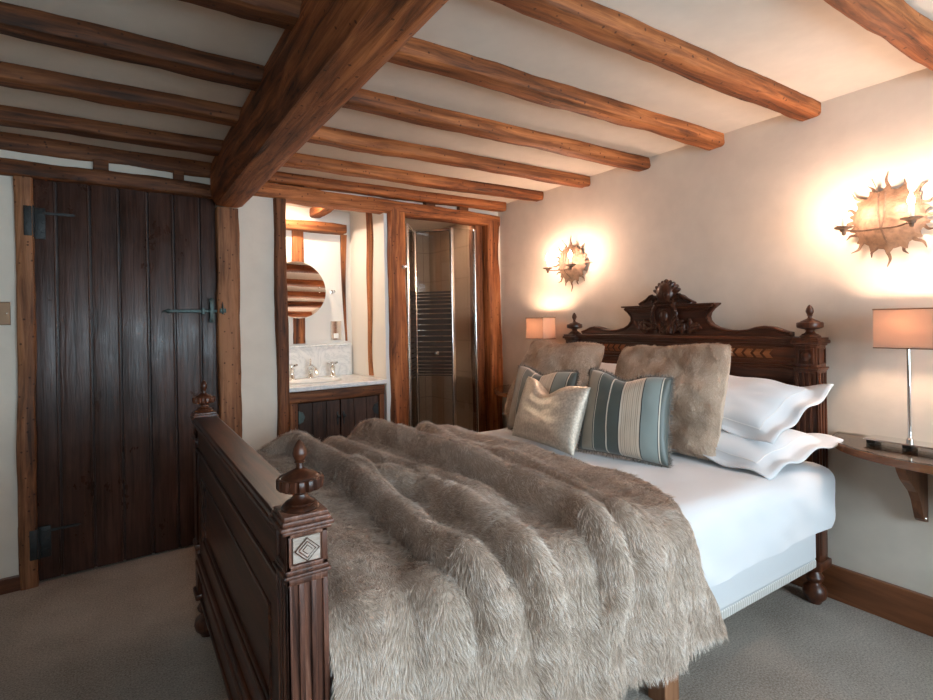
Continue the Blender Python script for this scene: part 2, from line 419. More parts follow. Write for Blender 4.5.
# ------------------------------------------------------------------ timbers of the far wall
def post(name, s0, s1, z0, z1, d0, d1, label, mat='oak_z', group=None, seed=0, amp=.005, bow=.012, ch=.012):
    m_ = MB().beam(((s0+s1)/2, (d0+d1)/2, z0), ((s0+s1)/2, (d0+d1)/2, z1), abs(s1-s0), d1-d0, amp, seed, ch, .05, up=(0, 1, 0), bow=bow)
    return tag(m_.xf(BM).build(name, mat), label, 'timber post', group)
def rail(name, s0, s1, z0, z1, d0, d1, label, mat='oak_x', seed=0, amp=.006, z0b=None, z1b=None, bow=.012):
    zb = ((z0b+z1b)/2) if z0b is not None else (z0+z1)/2
    m_ = MB().beam((s0, (d0+d1)/2, (z0+z1)/2), (s1, (d0+d1)/2, zb), d1-d0, z1-z0, amp, seed, .014, .05, bow=bow)
    return tag(m_.xf(BM).build(name, mat), label, 'timber beam')
post('timber_post', -.442, -.368, 0, 2.068, -.03, .10, 'narrow oak post with nail holes left of the plank door', 'jamb', seed=5)
post('timber_post', .498, .622, 0, 2.02, -.04, .10, 'wide oak post right of the plank door, under the main beam', 'jamb', seed=9)
post('timber_post', .838, .912, 0, 2.115, -.035, .12, 'dark oak stud at the left edge of the washroom opening', 'old_z', seed=13)
post('timber_post', 1.668, 1.792, 0, 2.135, -.04, .11, 'wormholed oak post between the washroom and the shower', 'oak_z', seed=17, bow=.02)
post('timber_post', 2.585, 2.705, 0, 2.14, -.04, .12, 'oak post right of the shower in the corner by the lamp wall', 'oak_z', seed=21, bow=.02)
post('timber_post', 2.50, 2.583, 0, 2.135, .035, .13, 'dark recessed oak jamb inside the shower doorway', 'old_z', seed=23)
rail('door_lintel', -1.75, .475, 2.072, 2.152, -.045, .09, 'oak lintel above the plank door, left of the main beam', 'old_x', seed=31)
rail('washroom_lintel', .665, 2.71, 2.118, 2.212, -.04, .10, 'old oak lintel with peg holes above the washroom and shower openings', 'oak_x', seed=35, z0b=2.100, z1b=2.185)
# mortice blocks and peg stubs on the lintels
for k, (s_, z_, w_) in enumerate([(-.11, 2.165, .07), (.27, 2.165, .055)]):
    tag(MB().box(s_, s_+w_, -.025, .02, z_-.02, z_+.045, .004).xf(BM).build('timber_block', 'old_x'), ['small dark oak block above the door lintel, left one', 'small dark oak block above the door lintel, right one by the main beam'][k], 'timber block')
for k, (s_, w_) in enumerate([(1.03, .09), (1.98, .09), (2.30, .09)]):
    tag(MB().box(s_, s_+w_, -.025, .02, 2.20, 2.232, .004).xf(BM).build('timber_block', 'old_x'), ['small oak block between lintel and joist above the mirror', 'small oak block between lintel and joist above the shower door', 'small oak block between lintel and joist near the right corner'][k], 'timber block')
# washroom timbers
rail('washroom_beam', .68, 1.575, 2.03, 2.105, .53, .64, 'short oak beam across the top of the washroom back wall', 'oak_x', seed=41)
post('timber_stud', 1.155, 1.248, 1.152, 2.03, .60, .68, 'oak stud behind the round mirror', 'oak_z', seed=43)
m_ = MB()
N = 16; vs = []; fs = []
for i in range(N+1):
    t_ = i/N; z = 1.16+(2.03-1.16)*t_; wv = .006+.020*t_**1.3; c_ = 1.590-.012*math.sin(t_*3)-.008*t_
    vs += [(c_-wv, .605, z), (c_+wv, .605, z), (c_+wv, .64, z), (c_-wv, .64, z)]
for i in range(N):
    for k in range(4): fs.append((i*4+k, i*4+(k+1) % 4, i*4+4+(k+1) % 4, i*4+4+k))
fs += [(0, 1, 2, 3), (N*4, N*4+1, N*4+2, N*4+3)]
tag(m_.add(vs, fs).xf(BM).build('timber_stud', 'oak_z'), 'thin tapering oak stud in the far corner of the washroom', 'timber post')
m_ = MB(); vs = []; fs = []
for i in range(25):
    t_ = i/24; z = .90+(2.20-.90)*t_; c_ = .250+.012*math.sin(t_*6)+.007*math.sin(t_*13); wv = .030+.010*math.sin(t_*5+4)
    vs += [(1.622, c_-wv, z), (1.622, c_+wv, z), (1.66, c_+wv, z), (1.66, c_-wv, z)]
for i in range(24):
    for k in range(4): fs.append((i*4+k, i*4+(k+1) % 4, i*4+4+(k+1) % 4, i*4+4+k))
fs += [(0, 1, 2, 3), (96, 97, 98, 99)]
tag(m_.add(vs, fs).xf(BM).build('timber_stud', 'oak_z'), 'wavy oak stud on the side wall of the washroom', 'timber post')
for k, s_ in enumerate((.86, 1.30)):
    m_ = MB().beam((s_, .09, 2.185), (s_+.05, .62, 2.185), .09, .075, .005, 51+k, .014, .05)
    tag(m_.xf(BM).build('washroom_joist', 'oak_y'), ['oak joist of the washroom ceiling nearer the left stud', 'oak joist of the washroom ceiling above the mirror'][k], 'beam')

# ------------------------------------------------------------------ plank door
door = thing('door_1', 'dark brown ledged plank door with beaded joints and iron furniture', None, B(-.37, .03, 0), kind='structure')
ed = [-.372, -.272, -.129, .002, .139, .270, .407, .499]
pm = MB()
for a, b_ in zip(ed[:-1], ed[1:]):
    pm.box(a+.006, b_-.006, .012, .05, .012, 2.085, .003)
    pm.lathe([(.0045, 0), (.0045, 2.05)], (b_-.008, .013, .02), 8)
pm.box(ed[0], ed[-1], .032, .055, .012, 2.085)
pm.xf(BM).build('planks', 'plank', door)
for nm, z in (('hinge', 1.85), ('hinge', .215)):
    h_ = MB(); h_.box(-.400, -.368, -.036, -.028, z-.075, z+.075, .002); h_.box(-.364, -.315, .003, .011, z-.085, z+.075, .002)
    h_.lathe([(.008, -.08), (.008, .08)], (-.366, -.012, z), 10)
    h_.prism([(-.315, z+.055), (-.20, z+.056), (-.19, z+.05), (-.20, z+.044), (-.315, z+.042)], lambda u, v, w_: (u, .004+w_*.008, v))
    for q in (-.05, 0, .05): h_.lathe([(.005, 0), (.003, .003)], (-.328, .003, z+q), 8, M=Matrix.Rotation(PI/2, 4, 'X'))
    h_.xf(BM).build(nm, 'iron', door)['label'] = 'black iron hinge at the door %s' % ('top' if z > 1 else 'bottom')
l_ = MB(); z = 1.392
l_.tube([(.205, -.002, z-.006), (.215, -.004, z+.002), (.232, -.006, z), (.25, -.006, z)], [.002, .005, .010, .007], 10)
l_.box(.245, .53, -.014, .004, z-.009, z+.009, .003)
l_.lathe([(.0, .0), (.012, .0), (.010, .008), (.0, .011)], (.237, -.004, z), 12, M=Matrix.Rotation(PI/2, 4, 'X'))
l_.box(.405, .425, -.022, .004, z-.02, z+.02, .003)
l_.box(.450, .472, -.026, .004, z-.055, z+.06, .003)
for q in (-.055, .062): l_.lathe([(.0, 0), (.016, .002), (.016, .010), (.0, .016)], (.461, -.012, z+q), 12, M=Matrix.Rotation(PI/2, 4, 'X'))
l_.box(.50, .535, -.055, -.038, z-.012, z+.014, .003)
l_.tube([(.515, -.05, z-.02), (.515, -.052, z+.02), (.516, -.045, z+.055)], [.006, .006, .002], 8)
l_.xf(BM).build('latch', 'iron_green', door)['label'] = 'wrought iron latch bar with acorn thumb piece'
# light switch
sw = thing('light_switch', 'bronze light switch plate with a white rocker on the wall left of the door', 'light switch', B(-.52, 0, 1.38))
MB().box(-.575, -.458, -.009, 0, 1.325, 1.44, .003).xf(BM).build('plate', 'bronze', sw)
MB().box(-.53, -.502, -.013, -.006, 1.362, 1.402, .002).xf(BM).build('rocker', 'white_plastic', sw)
MB().lathe([(.004, 0), (.003, .002)], (-.472, -.0085, 1.382), 10, M=Matrix.Rotation(PI/2, 4, 'X')).xf(BM).build('screw', 'chrome', sw)

# ------------------------------------------------------------------ washroom
van = thing('vanity_cabinet', 'dark oak vanity cabinet under the marble top in the washroom', 'cabinet', B(1.2, .3, 0))
c = MB(); c.box(.93, .95, .06, .58, .02, .84); c.box(1.60, 1.62, .06, .58, .02, .84); c.box(.95, 1.60, .55, .57, .02, .84); c.box(.95, 1.60, .06, .55, .05, .08)
c.box(.93, .985, .03, .07, .02, .78, .004); c.box(1.585, 1.625, .03, .07, .02, .78, .004)
c.xf(BM).build('carcass', 'old_z', van)
MB().beam((.925, .045, .815), (1.625, .045, .812), .05, .075, .003, 4, .008).xf(BM).build('front_rail', 'old_x', van)
for a, b_, hx, hs in ((.988, 1.28, 1.262, .995), (1.288, 1.582, 1.308, 1.565)):
    d_ = MB(); w3 = (b_-a)/3
    for k in range(3): d_.box(a+k*w3+.001, a+(k+1)*w3-.001, .035, .058, .06, .772, .003)
    dr = d_.xf(BM).build('door', 'vanity_door', van)
    k_ = MB().lathe([(.004, 0), (.004, .012), (.012, .014), (.013, .022), (.004, .028)], (hx, .035, .66), 12, M=Matrix.Rotation(PI/2, 4, 'X'))
    k_.box(hx-.006, hx+.006, .030, .036, .60, .69, .002)
    k_.xf(BM).build('handle', 'iron', dr)
    for zz in (.68, .16):
        g_ = MB(); sg = 1 if hs < 1.2 else -1
        g_.prism([(hs-.008*sg, zz-.045), (hs-.008*sg, zz+.045), (hs+.022*sg, zz+.032), (hs+.036*sg, zz), (hs+.022*sg, zz-.032)], lambda u, v, w_: (u, .028+w_*.008, v))
        g_.xf(BM).build('hinge', 'iron_green' if sg > 0 else 'iron', dr)
top = thing('washstand_top', 'white veined marble washstand top with upstand in the washroom', 'worktop', B(1.2, .3, .86))
BC = (1.19, .30)
def marble_top():
    m_ = MB(); n = 40; vs = []; fs = []
    rect = []
    s0, s1, d0, d1 = .915, 1.634, .0, .612
    for k in range(n):
        a = 2*PI*k/n; cx, cy = math.cos(a), math.sin(a)
        # ray from the bowl centre to the rectangle
        tx = ((s1-BC[0])/cx if cx > 0 else (s0-BC[0])/cx) if abs(cx) > 1e-6 else 9
        ty = ((d1-BC[1])/cy if cy > 0 else (d0-BC[1])/cy) if abs(cy) > 1e-6 else 9
        t_ = min(tx, ty); rect.append((BC[0]+cx*t_, BC[1]+cy*t_))
    for z in (.885, .857):
        for k in range(n): vs.append((*rect[k], z))
        for k in range(n):
            a = 2*PI*k/n; vs.append((BC[0]+.21*math.cos(a), BC[1]+.14*math.sin(a), z))
    for k in range(n):
        j = (k+1) % n
        fs += [(k, j, n+j, n+k), (2*n+k, 3*n+k, 3*n+j, 2*n+j), (k, 2*n+k, 2*n+j, j), (n+k, n+j, 3*n+j, 3*n+k)]
    m_.add(vs, fs)
    for cxy in ((s0, d0), (s1, d0), (s0, d1), (s1, d1)): pass
    return m_
m_ = marble_top(); m_.box(.91, 1.632, -.018, .02, .860, .889, .006)
m_.xf(BM).build('slab', 'marble', top)
MB().box(.70, 1.618, .588, .612, .885, 1.125, .003).xf(BM).build('upstand', 'marble', top)
MB().box(.70, 1.622, .580, .614, 1.125, 1.14, .004).xf(BM).build('upstand_cap', 'marble', top)
bs = MB(); n = 40; vs = []; fs = []
rings = [(.216, .888), (.222, .893), (.212, .893), (.20, .86), (.17, .80), (.10, .765), (.02, .76)]
for r_, z in rings:
    for k in range(n):
        a = 2*PI*k/n; vs.append((BC[0]+r_*math.cos(a), BC[1]+r_*.67*math.sin(a), z))
for i in range(len(rings)-1):
    for k in range(n): fs.append((i*n+k, i*n+(k+1) % n, (i+1)*n+(k+1) % n, (i+1)*n+k))
fs.append(tuple((len(rings)-1)*n+k for k in range(n)))
tag(bs.add(vs, fs, True).xf(BM).build('wash_basin', 'porcelain'), 'oval white wash basin set in the marble top', 'basin')
def tap(s_, d_, label, cross=True):
    t_ = thing('basin_tap', label, 'tap', B(s_, d_, .886), group='taps behind the wash basin')
    K_ = Matrix.Translation(Vector((s_, d_, .886))) @ Matrix.Scale(1.35, 4) @ Matrix.Translation(-Vector((s_, d_, .886)))
    m_ = MB().lathe([(.024, 0), (.024, .006), (.016, .014), (.012, .04), (.016, .058), (.010, .066), (.010, .075)], (s_, d_, .886), 16)
    m_.xf(K_).xf(BM).build('body', 'chrome', t_)
    m_ = MB()
    if cross:
        for a in (.3, .3+PI/2):
            dx, dy = math.cos(a)*.030, math.sin(a)*.030
            m_.tube([(s_-dx, d_-dy, .968), (s_+dx, d_+dy, .968)], .0055, 8)
            for sg in (-1, 1): m_.lathe([(0, -.008), (.008, -.004), (.008, .004), (0, .008)], (s_+sg*dx, d_+sg*dy, .968), 8)
        m_.lathe([(.012, 0), (.012, .012), (.0, .018)], (s_, d_, .960), 12)
        m_.xf(K_).xf(BM).build('cross_handle', 'chrome', t_)
    else:
        m_.tube([(s_, d_, .94), (s_, d_-.03, .955), (s_, d_-.075, .945), (s_, d_-.105, .915)], [.012, .012, .011, .009], 12)
        m_.lathe([(.006, 0), (.006, .03), (.009, .034), (.0, .044)], (s_, d_, .955), 10)
        m_.xf(K_).xf(BM).build('spout', 'chrome', t_)
tap(1.10, .50, 'chrome cross-head basin tap nearest the dark stud'); tap(1.25, .52, 'chrome basin spout between the two cross-head taps', False); tap(1.42, .50, 'chrome cross-head basin tap on the right by the side wall')
# round mirror on small stand-offs
mr = thing('round_mirror', 'round frameless wall mirror reflecting the beams, above the basin', 'mirror', B(1.182, .56, 1.36))
MB().lathe([(.219, 0), (.222, .003), (.219, .006)], (1.175, .556, 1.568), 64, M=Matrix.Rotation(PI/2-math.radians(6.5), 4, 'X')).xf(BM).build('mirror_glass', 'mirror', mr)
MB().lathe([(.05, 0), (.05, .06)], (1.175, .62, 1.568), 20, M=Matrix.Rotation(PI/2, 4, 'X')).xf(BM).build('mount', 'chrome_soft', mr)
for q in (-.02, .02):
    MB().lathe([(.006, 0), (.005, .004)], (1.345, .549, 1.57+q), 10, M=Matrix.Rotation(PI/2, 4, 'X')).xf(BM).build('fixing_stud', 'chrome', mr)
hk = MB().lathe([(.016, 0), (.016, .004), (.005, .006), (.005, .04), (.011, .044), (.011, .052), (0, .055)], (1.475, .618, 1.56), 14, M=Matrix.Rotation(PI/2, 4, 'X')).xf(BM).build('towel_hook', 'chrome')
tag(hk, 'small chrome hook on the white wall right of the round mirror', 'hook')
hk = MB().lathe([(.015, 0), (.015, .005), (.006, .007), (.006, .035), (.014, .040), (.014, .050), (0, .054)], (1.765, -.04, 1.715), 16, M=Matrix.Rotation(PI/2, 4, 'X')).xf(BM).build('robe_hook', 'chrome')
tag(hk, 'chrome robe hook on the oak post left of the shower', 'hook')
so = thing('shaver_socket', 'chrome framed shaver socket on the washroom wall above the upstand', 'socket', B(1.45, .62, 1.25))
MB().box(1.455, 1.545, .606, .618, 1.17, 1.325, .003).xf(BM).build('plate', 'chrome', so)
MB().box(1.478, 1.518, .601, .607, 1.185, 1.225, .002).xf(BM).build('socket_face', 'white_plastic', so)
# recessed lamp of the washroom
sp = thing('recessed_spotlight', 'recessed spotlight in the washroom ceiling above the basin', 'ceiling light', B(1.0, .30, 2.2))
MB().lathe([(.045, 0), (.045, .012), (.036, .012), (.034, 0)], (1.08, .30, 2.207), 24).xf(BM).build('trim_ring', 'chrome', sp)
MB().lathe([(0.001, 0), (.030, .001), (.032, .006)], (1.08, .30, 2.200), 20).xf(BM).build('bulb', 'spot_bulb', sp)

# ------------------------------------------------------------------ shower
sp = thing('recessed_spotlight', 'added fill light hidden in the shower ceiling behind the lintel', 'ceiling light', B(2.4, .25, 2.19))  # added fill lamp, hidden by the lintel, to brighten the shower tiles
MB().lathe([(.045, 0), (.045, .012), (.036, .012), (.034, 0)], (2.4, .25, 2.187), 24).xf(BM).build('trim_ring', 'chrome', sp)
MB().lathe([(0.001, 0), (.030, .001), (.032, .006)], (2.4, .25, 2.184), 20).xf(BM).build('bulb', 'shower_fill_bulb', sp)
sh = thing('shower_enclosure', 'chrome framed bifold glass shower door with frosted lines', 'shower', B(2.1, .1, .0))
A_, F_, C_, E_ = (1.865, .07), (2.075, .31), (2.275, .06), (2.49, .04)
zt = 2.066
for (x, y), w_ in ((A_, .010), (F_, .014), (C_, .015), (E_, .006)): MB().box(x-w_, x+w_, y-.012, y+.012, .1, zt, .003).xf(BM).build('frame_post', 'chrome_soft', sh)
MB().box(1.85, 2.50, .03, .07, .10, .13, .004).xf(BM).build('sill_rail', 'chrome_soft', sh)
for p, q in ((A_, F_), (F_, C_)):
    for z in (.145, zt-.012): MB().tube([(p[0], p[1], z), (q[0], q[1], z)], .011, 8).xf(BM).build('leaf_rail', 'chrome_soft', sh)
def pane(p, q, name='glass_pane'):
    m_ = MB(); vx = Vector((q[0]-p[0], q[1]-p[1], 0)); nn = Vector((-vx.y, vx.x, 0)).normalized()*.003
    P0 = Vector((p[0], p[1], 0)); Q0 = Vector((q[0], q[1], 0))
    m_.add([P0-nn+Vector((0, 0, .12)), Q0-nn+Vector((0, 0, .12)), Q0-nn+Vector((0, 0, zt)), P0-nn+Vector((0, 0, zt)),
            P0+nn+Vector((0, 0, .12)), Q0+nn+Vector((0, 0, .12)), Q0+nn+Vector((0, 0, zt)), P0+nn+Vector((0, 0, zt))],
           [(0, 1, 2, 3), (7, 6, 5, 4), (0, 4, 5, 1), (3, 2, 6, 7), (0, 3, 7, 4), (1, 5, 6, 2)])
    return m_.xf(BM).build(name, 'shower_glass', sh)
for p, q in ((A_, F_), (F_, C_)):
    g_ = pane(p, q); st_ = MB()
    vx = Vector((q[0]-p[0], q[1]-p[1], 0)).normalized(); nn = Vector((vx.y, -vx.x, 0))
    if nn.y > 0: nn = -nn
    z = .86; hgt = .009; gap = .016
    P_ = Vector((p[0], p[1], 0))+vx*.015+nn*.0045; Q_ = Vector((q[0], q[1], 0))-vx*.016+nn*.0045
    while z < 1.56:
        # bands of fine dark lines whose spacing opens towards the top
        st_.add([P_+Vector((0, 0, z)), Q_+Vector((0, 0, z)), Q_+Vector((0, 0, z+hgt)), P_+Vector((0, 0, z+hgt)),
                 P_+nn*.001+Vector((0, 0, z)), Q_+nn*.001+Vector((0, 0, z)), Q_+nn*.001+Vector((0, 0, z+hgt)), P_+nn*.001+Vector((0, 0, z+hgt))],
                [(0, 1, 2, 3), (7, 6, 5, 4), (0, 4, 5, 1), (3, 2, 6, 7), (0, 3, 7, 4), (1, 5, 6, 2)])
        z += hgt+.009; f_ = min(1, max(0, (z-.86)/.35)); hgt = .012+.026*math.sin(f_*PI*.5) if z < 1.3 else max(.012, .038-.1*(z-1.3))
    st_.xf(BM).build('frosted_lines', 'frost_stripe', g_)
pane(C_, E_)
MB().lathe([(.008, 0), (.008, .03), (.016, .035), (.016, .045), (0, .048)], (2.16, .17, 1.05), 12, M=Matrix.Rotation(PI/2, 4, 'X')).xf(BM).build('knob', 'chrome', sh)
tag(MB().box(S0+.005, S1-.005, .12, D1-.005, 0, .10, .01).xf(BM).build('shower_tray', 'shower_white'), 'white shower tray behind the glass door', 'shower tray')
su = thing('electric_shower', 'white electric shower unit with hose, riser rail and shower head behind the glass', 'shower', B(2.36, D1, 1.5))
MB().box(2.25, 2.46, D1-.10, D1-.002, 1.42, 1.74, .02).xf(BM).build('casing', 'shower_white', su)
MB().lathe([(.035, 0), (.035, .02), (.01, .022)], (2.35, D1-.10, 1.52), 20, M=Matrix.Rotation(PI/2, 4, 'X')).xf(BM).build('dial', 'chrome', su)
MB().tube([(2.22+.06*math.cos(a), D1-.06, 1.28-.20*math.sin(a)) for a in np.linspace(0, PI, 14)]+[(2.155, D1-.05, 1.5), (2.15, D1-.06, 1.9)], .008, 8).xf(BM).build('hose', 'chrome_soft', su)
rs = su
MB().tube([(2.12, D1-.05, 1.25), (2.12, D1-.05, 1.98)], .010, 10).xf(BM).build('riser_rail', 'chrome_soft', rs)
MB().lathe([(.016, 0), (.045, .03), (.05, .045), (.0, .048)], (2.14, D1-.11, 1.93), 20, M=Matrix.Rotation(PI*.8, 4, 'X')).xf(BM).build('head', 'chrome_soft', rs)
MB().tube([(2.13, D1-.05, 1.86), (2.14, D1-.11, 1.93)], .012, 8).xf(BM).build('handle', 'chrome_soft', rs)

# ------------------------------------------------------------------ the bed
bed = thing('antique_bed', 'carved dark walnut antique bed with panelled footboard and crested headboard', 'bed', (1.45, 1.83, 0))
def flute_post(m_, cx, cy, hx, hy, z0, z1, faces):
    """square shaft with three flutes sunk in each named face"""
    m_.box(cx-hx+.006, cx+hx-.006, cy-hy+.006, cy+hy-.006, z0, z1)
    def strip(a0, a1, face):
        if face == '-y': m_.box(a0, a1, cy-hy, cy-hy+.008, z0+.012, z1-.012, .002)
        if face == '+y': m_.box(a0, a1, cy+hy-.008, cy+hy, z0+.012, z1-.012, .002)
        if face == '-x': m_.box(cx-hx, cx-hx+.008, a0, a1, z0+.012, z1-.012, .002)
    for fc in faces:
        c0, hw = (cx, hx) if fc[1] == 'y' else (cy, hy)
        ws = 2*hw/7.6
        for k in range(4):
            a = c0-hw+k*(2*hw-ws)/3; strip(a, a+ws, fc)
        if fc == '-y': m_.box(cx-hx, cx+hx, cy-hy, cy-hy+.008, z0, z0+.014, .002); m_.box(cx-hx, cx+hx, cy-hy, cy-hy+.008, z1-.014, z1, .002)
        if fc == '+y': m_.box(cx-hx, cx+hx, cy+hy-.008, cy+hy, z0, z0+.014, .002); m_.box(cx-hx, cx+hx, cy+hy-.008, cy+hy, z1-.014, z1, .002)
        if fc == '-x': m_.box(cx-hx, cx-hx+.008, cy-hy, cy+hy, z0, z0+.014, .002); m_.box(cx-hx, cx-hx+.008, cy-hy, cy+hy, z1-.014, z1, .002)
FIN = [(.0, .0), (.78, .0), (.82, .06), (.76, .13), (.62, .17), (.64, .23), (.46, .28), (.33, .38), (.31, .46), (.40, .52), (.74, .58), (.96, .64), (1.0, .70), (1.0, .92), (.96, .97), (.88, .985), (.86, .96), (.80, .96), (.78, 1.0), (.66, 1.06), (.50, 1.12), (.32, 1.18), (.17, 1.24), (.15, 1.38), (.24, 1.42), (.19, 1.46), (.24, 1.52), (.30, 1.62), (.31, 1.70), (.27, 1.84), (.17, 1.98), (.06, 2.08), (.0, 2.10)]
def finial(cx, cy, z, r, h, parent, mat='walnut_z', gad=True):
    prof = [(max(.0004, a*r), q*h/2.10) for a, q in FIN]
    def mod(i, a):
        if gad and 10 <= i <= 13: return 1-.10*(abs(math.sin(a*8))**.5 < .55)
        return 1
    return MB().lathe(prof, (cx, cy, z), 64, mod).build('finial', mat, parent)
def bun_foot(m_, cx, cy, z1, r):
    m_.lathe([(r*.55, 0), (r*.62, z1*.06), (r*.95, z1*.16), (r*1.05, z1*.28), (r*.95, z1*.42), (r*.6, z1*.5), (r*.5, z1*.55), (r*.72, z1*.62), (r*.8, z1*.7), (r*.62, z1*.78), (r*.5, z1*.85), (r*.75, z1*.93), (r*.75, z1)], (cx, cy, 0), 28)
# footboard
FX, FY0, FY1, FZ = .292, 1.058, 2.492, .905
fb = MB()
fb.box(FX-.018, FX+.018, FY0, FY1, .16, .86)                       # core panel
fb.box(FX-.046, FX+.046, FY0+.03, FY1-.03, .895, .925, .008)        # capping
fb.box(FX-.052, FX+.052, FY0+.03, FY1-.03, .905, .915, .004)
fb.box(FX-.038, FX+.038, FY0+.03, FY1-.03, .872, .897, .008)
fb.box(FX-.030, FX+.030, FY0+.03, FY1-.03, .795, .873, .003)        # frieze
fb.box(FX-.038, FX+.030, FY0+.03, FY1-.03, .783, .797, .005)
for a, b_ in ((FY0+.04, FY0+.14), (FY1-.14, FY1-.04)): fb.box(FX-.030, FX+.02, a, b_, .36, .785, .003)
fb.box(FX-.030, FX+.02, FY0+.13, FY1-.13, .70, .785, .003); fb.box(FX-.030, FX+.02, FY0+.13, FY1-.13, .36, .44, .003)
for k, o_ in enumerate((0, .012)):                                  # stepped panel moulding
    a, b_, z0, z1 = FY0+.14+o_, FY1-.14-o_, .44+o_, .70-o_
    x0 = FX-.034+k*.006
    for q in (z0, z1-.01): fb.box(x0, FX, a, b_, q, q+.01, .004)
    for q in (a, b_-.01): fb.box(x0, FX, q, q+.01, z0, z1, .004)
fb.box(FX-.042, FX+.03, FY0+.03, FY1-.03, .335, .362, .006)
fb.box(FX-.048, FX+.03, FY0+.03, FY1-.03, .315, .337, .006)
fb.box(FX-.036, FX+.03, FY0+.03, FY1-.03, .295, .317, .006)
fb.box(FX-.026, FX+.026, FY0+.03, FY1-.03, .165, .30, .003)
fb.box(FX-.034, FX+.026, FY0+.03, FY1-.03, .16, .178, .005)
foot = fb.build('footboard', 'walnut_y', bed)
for cy, fcs in ((FY0, ('-y', '-x')), (FY1, ('-y', '-x', '+y'))):
    near = cy == FY0
    p = MB(); hx = hy = .040
    flute_post(p, FX, cy, hx, hy, .40, .822, fcs)
    p.box(FX-.046, FX+.046, cy-.046, cy+.046, .822, .830, .003); p.box(FX-.042, FX+.042, cy-.042, cy+.042, .829, .838, .003)
    p.box(FX-hx+.006, FX+hx-.006, cy-hy+.006, cy+hy-.006, .836, .908)
    for sx, sy in ((0, -1), (-1, 0), (0, 1)):                       # framed square block
        for q0, q1, z0, z1 in ((-hx, hx, .836, .846), (-hx, hx, .898, .908), (-hx, -hx+.011, .836, .908), (hx-.011, hx, .836, .908)):
            if sy: p.box(FX+q0, FX+q1, cy+sy*hy-(.008 if sy > 0 else 0), cy+sy*hy+(0 if sy > 0 else .008), z0, z1, .002)
            else: p.box(FX-hx, FX-hx+.008, cy+q0, cy+q1, z0, z1, .002)
    p.box(FX-.047, FX+.047, cy-.047, cy+.047, .906, .914, .003)
    p.box(FX-.051, FX+.051, cy-.051, cy+.051, .913, .923, .004)
    p.box(FX-.046, FX+.046, cy-.046, cy+.046, .922, .932, .003); p.box(FX-.042, FX+.042, cy-.042, cy+.042, .931, .940, .002)
    p.box(FX-.048, FX+.048, cy-.048, cy+.048, .375, .402, .006); p.box(FX-hx, FX+hx, cy-hy, cy+hy, .19, .38, .004)
    p.box(FX-.050, FX+.050, cy-.050, cy+.050, .17, .195, .006)
    bun_foot(p, FX, cy, .172, .05)
    po = p.build('post', 'walnut_worn' if near else 'walnut_z', foot)
    po['label'] = 'fluted corner post with a square block, %s side of the bed' % ('near' if near else 'far')
    # inlaid square set diamond-wise within the block
    il = MB()
    def lozenge(q, z, h2, e, yy): return [(q-h2, z), (q, z-h2), (q+h2, z), (q, z+h2)]
    il.box(FX-.026, FX+.026, cy-hy+.002, cy-hy+.007, .848, .896, .001)
    for k, r_ in enumerate((.024, .017, .010, .004)):
        pts = [(FX-r_, .872), (FX, .872-r_*.92), (FX+r_, .872), (FX, .872+r_*.92)]
        il.prism(pts, lambda u, v, w_, k=k: (u, cy-hy+.004-w_*(.003+.0012*(k+1)), v))
    if near:
        il.build('inlay_square', 'inlay_pale', foot)['label'] = 'pale square inlay with nested diamonds'
        for r_ in (.023, .016, .009):
            MB().tube([(FX-r_, cy-hy-.002, .872), (FX, cy-hy-.002, .872-r_*.95), (FX+r_, cy-hy-.002, .872), (FX, cy-hy-.002, .872+r_*.95), (FX-r_, cy-hy-.002, .872)], .0011, 5).build('diamond_line', 'walnut_worn', foot)
    else: il.build('inlay_square', 'inlay', foot)
    finial(FX, cy, .939, .045, .135, foot, 'walnut_z')
# headboard
HX, HY0, HY1 = 2.632, 1.165, 2.655; HC = (HY0+HY1)/2
hb = MB()
hb.box(HX-.015, HX+.02, HY0, HY1, .30, 1.20)
for z0, z1, ex in ((1.180, 1.188, .040), (1.187, 1.203, .052), (1.170, 1.181, .032), (1.060, 1.070, .036), (1.050, 1.061, .028)):
    hb.box(HX-ex, HX+.03, HY0+.03, HY1-.03, z0, z1, .003)
hb.box(HX-.024, HX+.02, HY0+.03, HY1-.03, 1.069, 1.171, .002)
for z0, z1 in ((1.085, 1.091), (1.150, 1.156)): hb.box(HX-.030, HX, HY0+.07, HY1-.07, z0, z1, .002)
hb.box(HX-.024, HX+.02, HY0+.03, HY1-.03, .97, 1.052, .002)
hb.box(HX-.024, HX+.02, HY0+.03, HY0+.16, .45, .98, .002); hb.box(HX-.024, HX+.02, HY1-.16, HY1-.03, .45, .98, .002)
hb.box(HX-.020, HX+.02, HY0+.18, HY1-.18, .50, .93, .006)
head = hb.build('headboard', 'walnut_y', bed)
# shaped upper silhouette
half = [(.30, 1.372), (.300, 1.365), (.272, 1.345), (.255, 1.325), (.248, 1.305), (.252, 1.285), (.270, 1.264), (.305, 1.246), (.36, 1.234), (.42, 1.231), (.47, 1.237), (.51, 1.249), (.55, 1.254), (.59, 1.248), (.625, 1.234), (.655, 1.226), (.665, 1.224), (.665, 1.203)]
outl = [(HC+a, z) for a, z in half]+[(HC-a, z) for a, z in reversed(half)]
cr = MB().prism(outl, lambda u, v, w_: (HX-.022+w_*.04, u, v))
# raised border following the curve
prev = None
for sg in (1, -1):
    pts = [(HX-.024, HC+sg*a, z-.006) for a, z in half[1:-1]]
    cr.tube(pts, .007, 8)
cr.build('crest_board', 'walnut_y', head)
cn = MB()
for w_, z0, z1, ex in ((.255, 1.335, 1.345, .028), (.265, 1.345, 1.354, .034), (.285, 1.354, 1.366, .044), (.305, 1.366, 1.376, .052)):
    cn.box(HX-ex, HX+.02, HC-w_, HC+w_, z0, z1, .003)
cn.build('cornice', 'walnut_y', head)
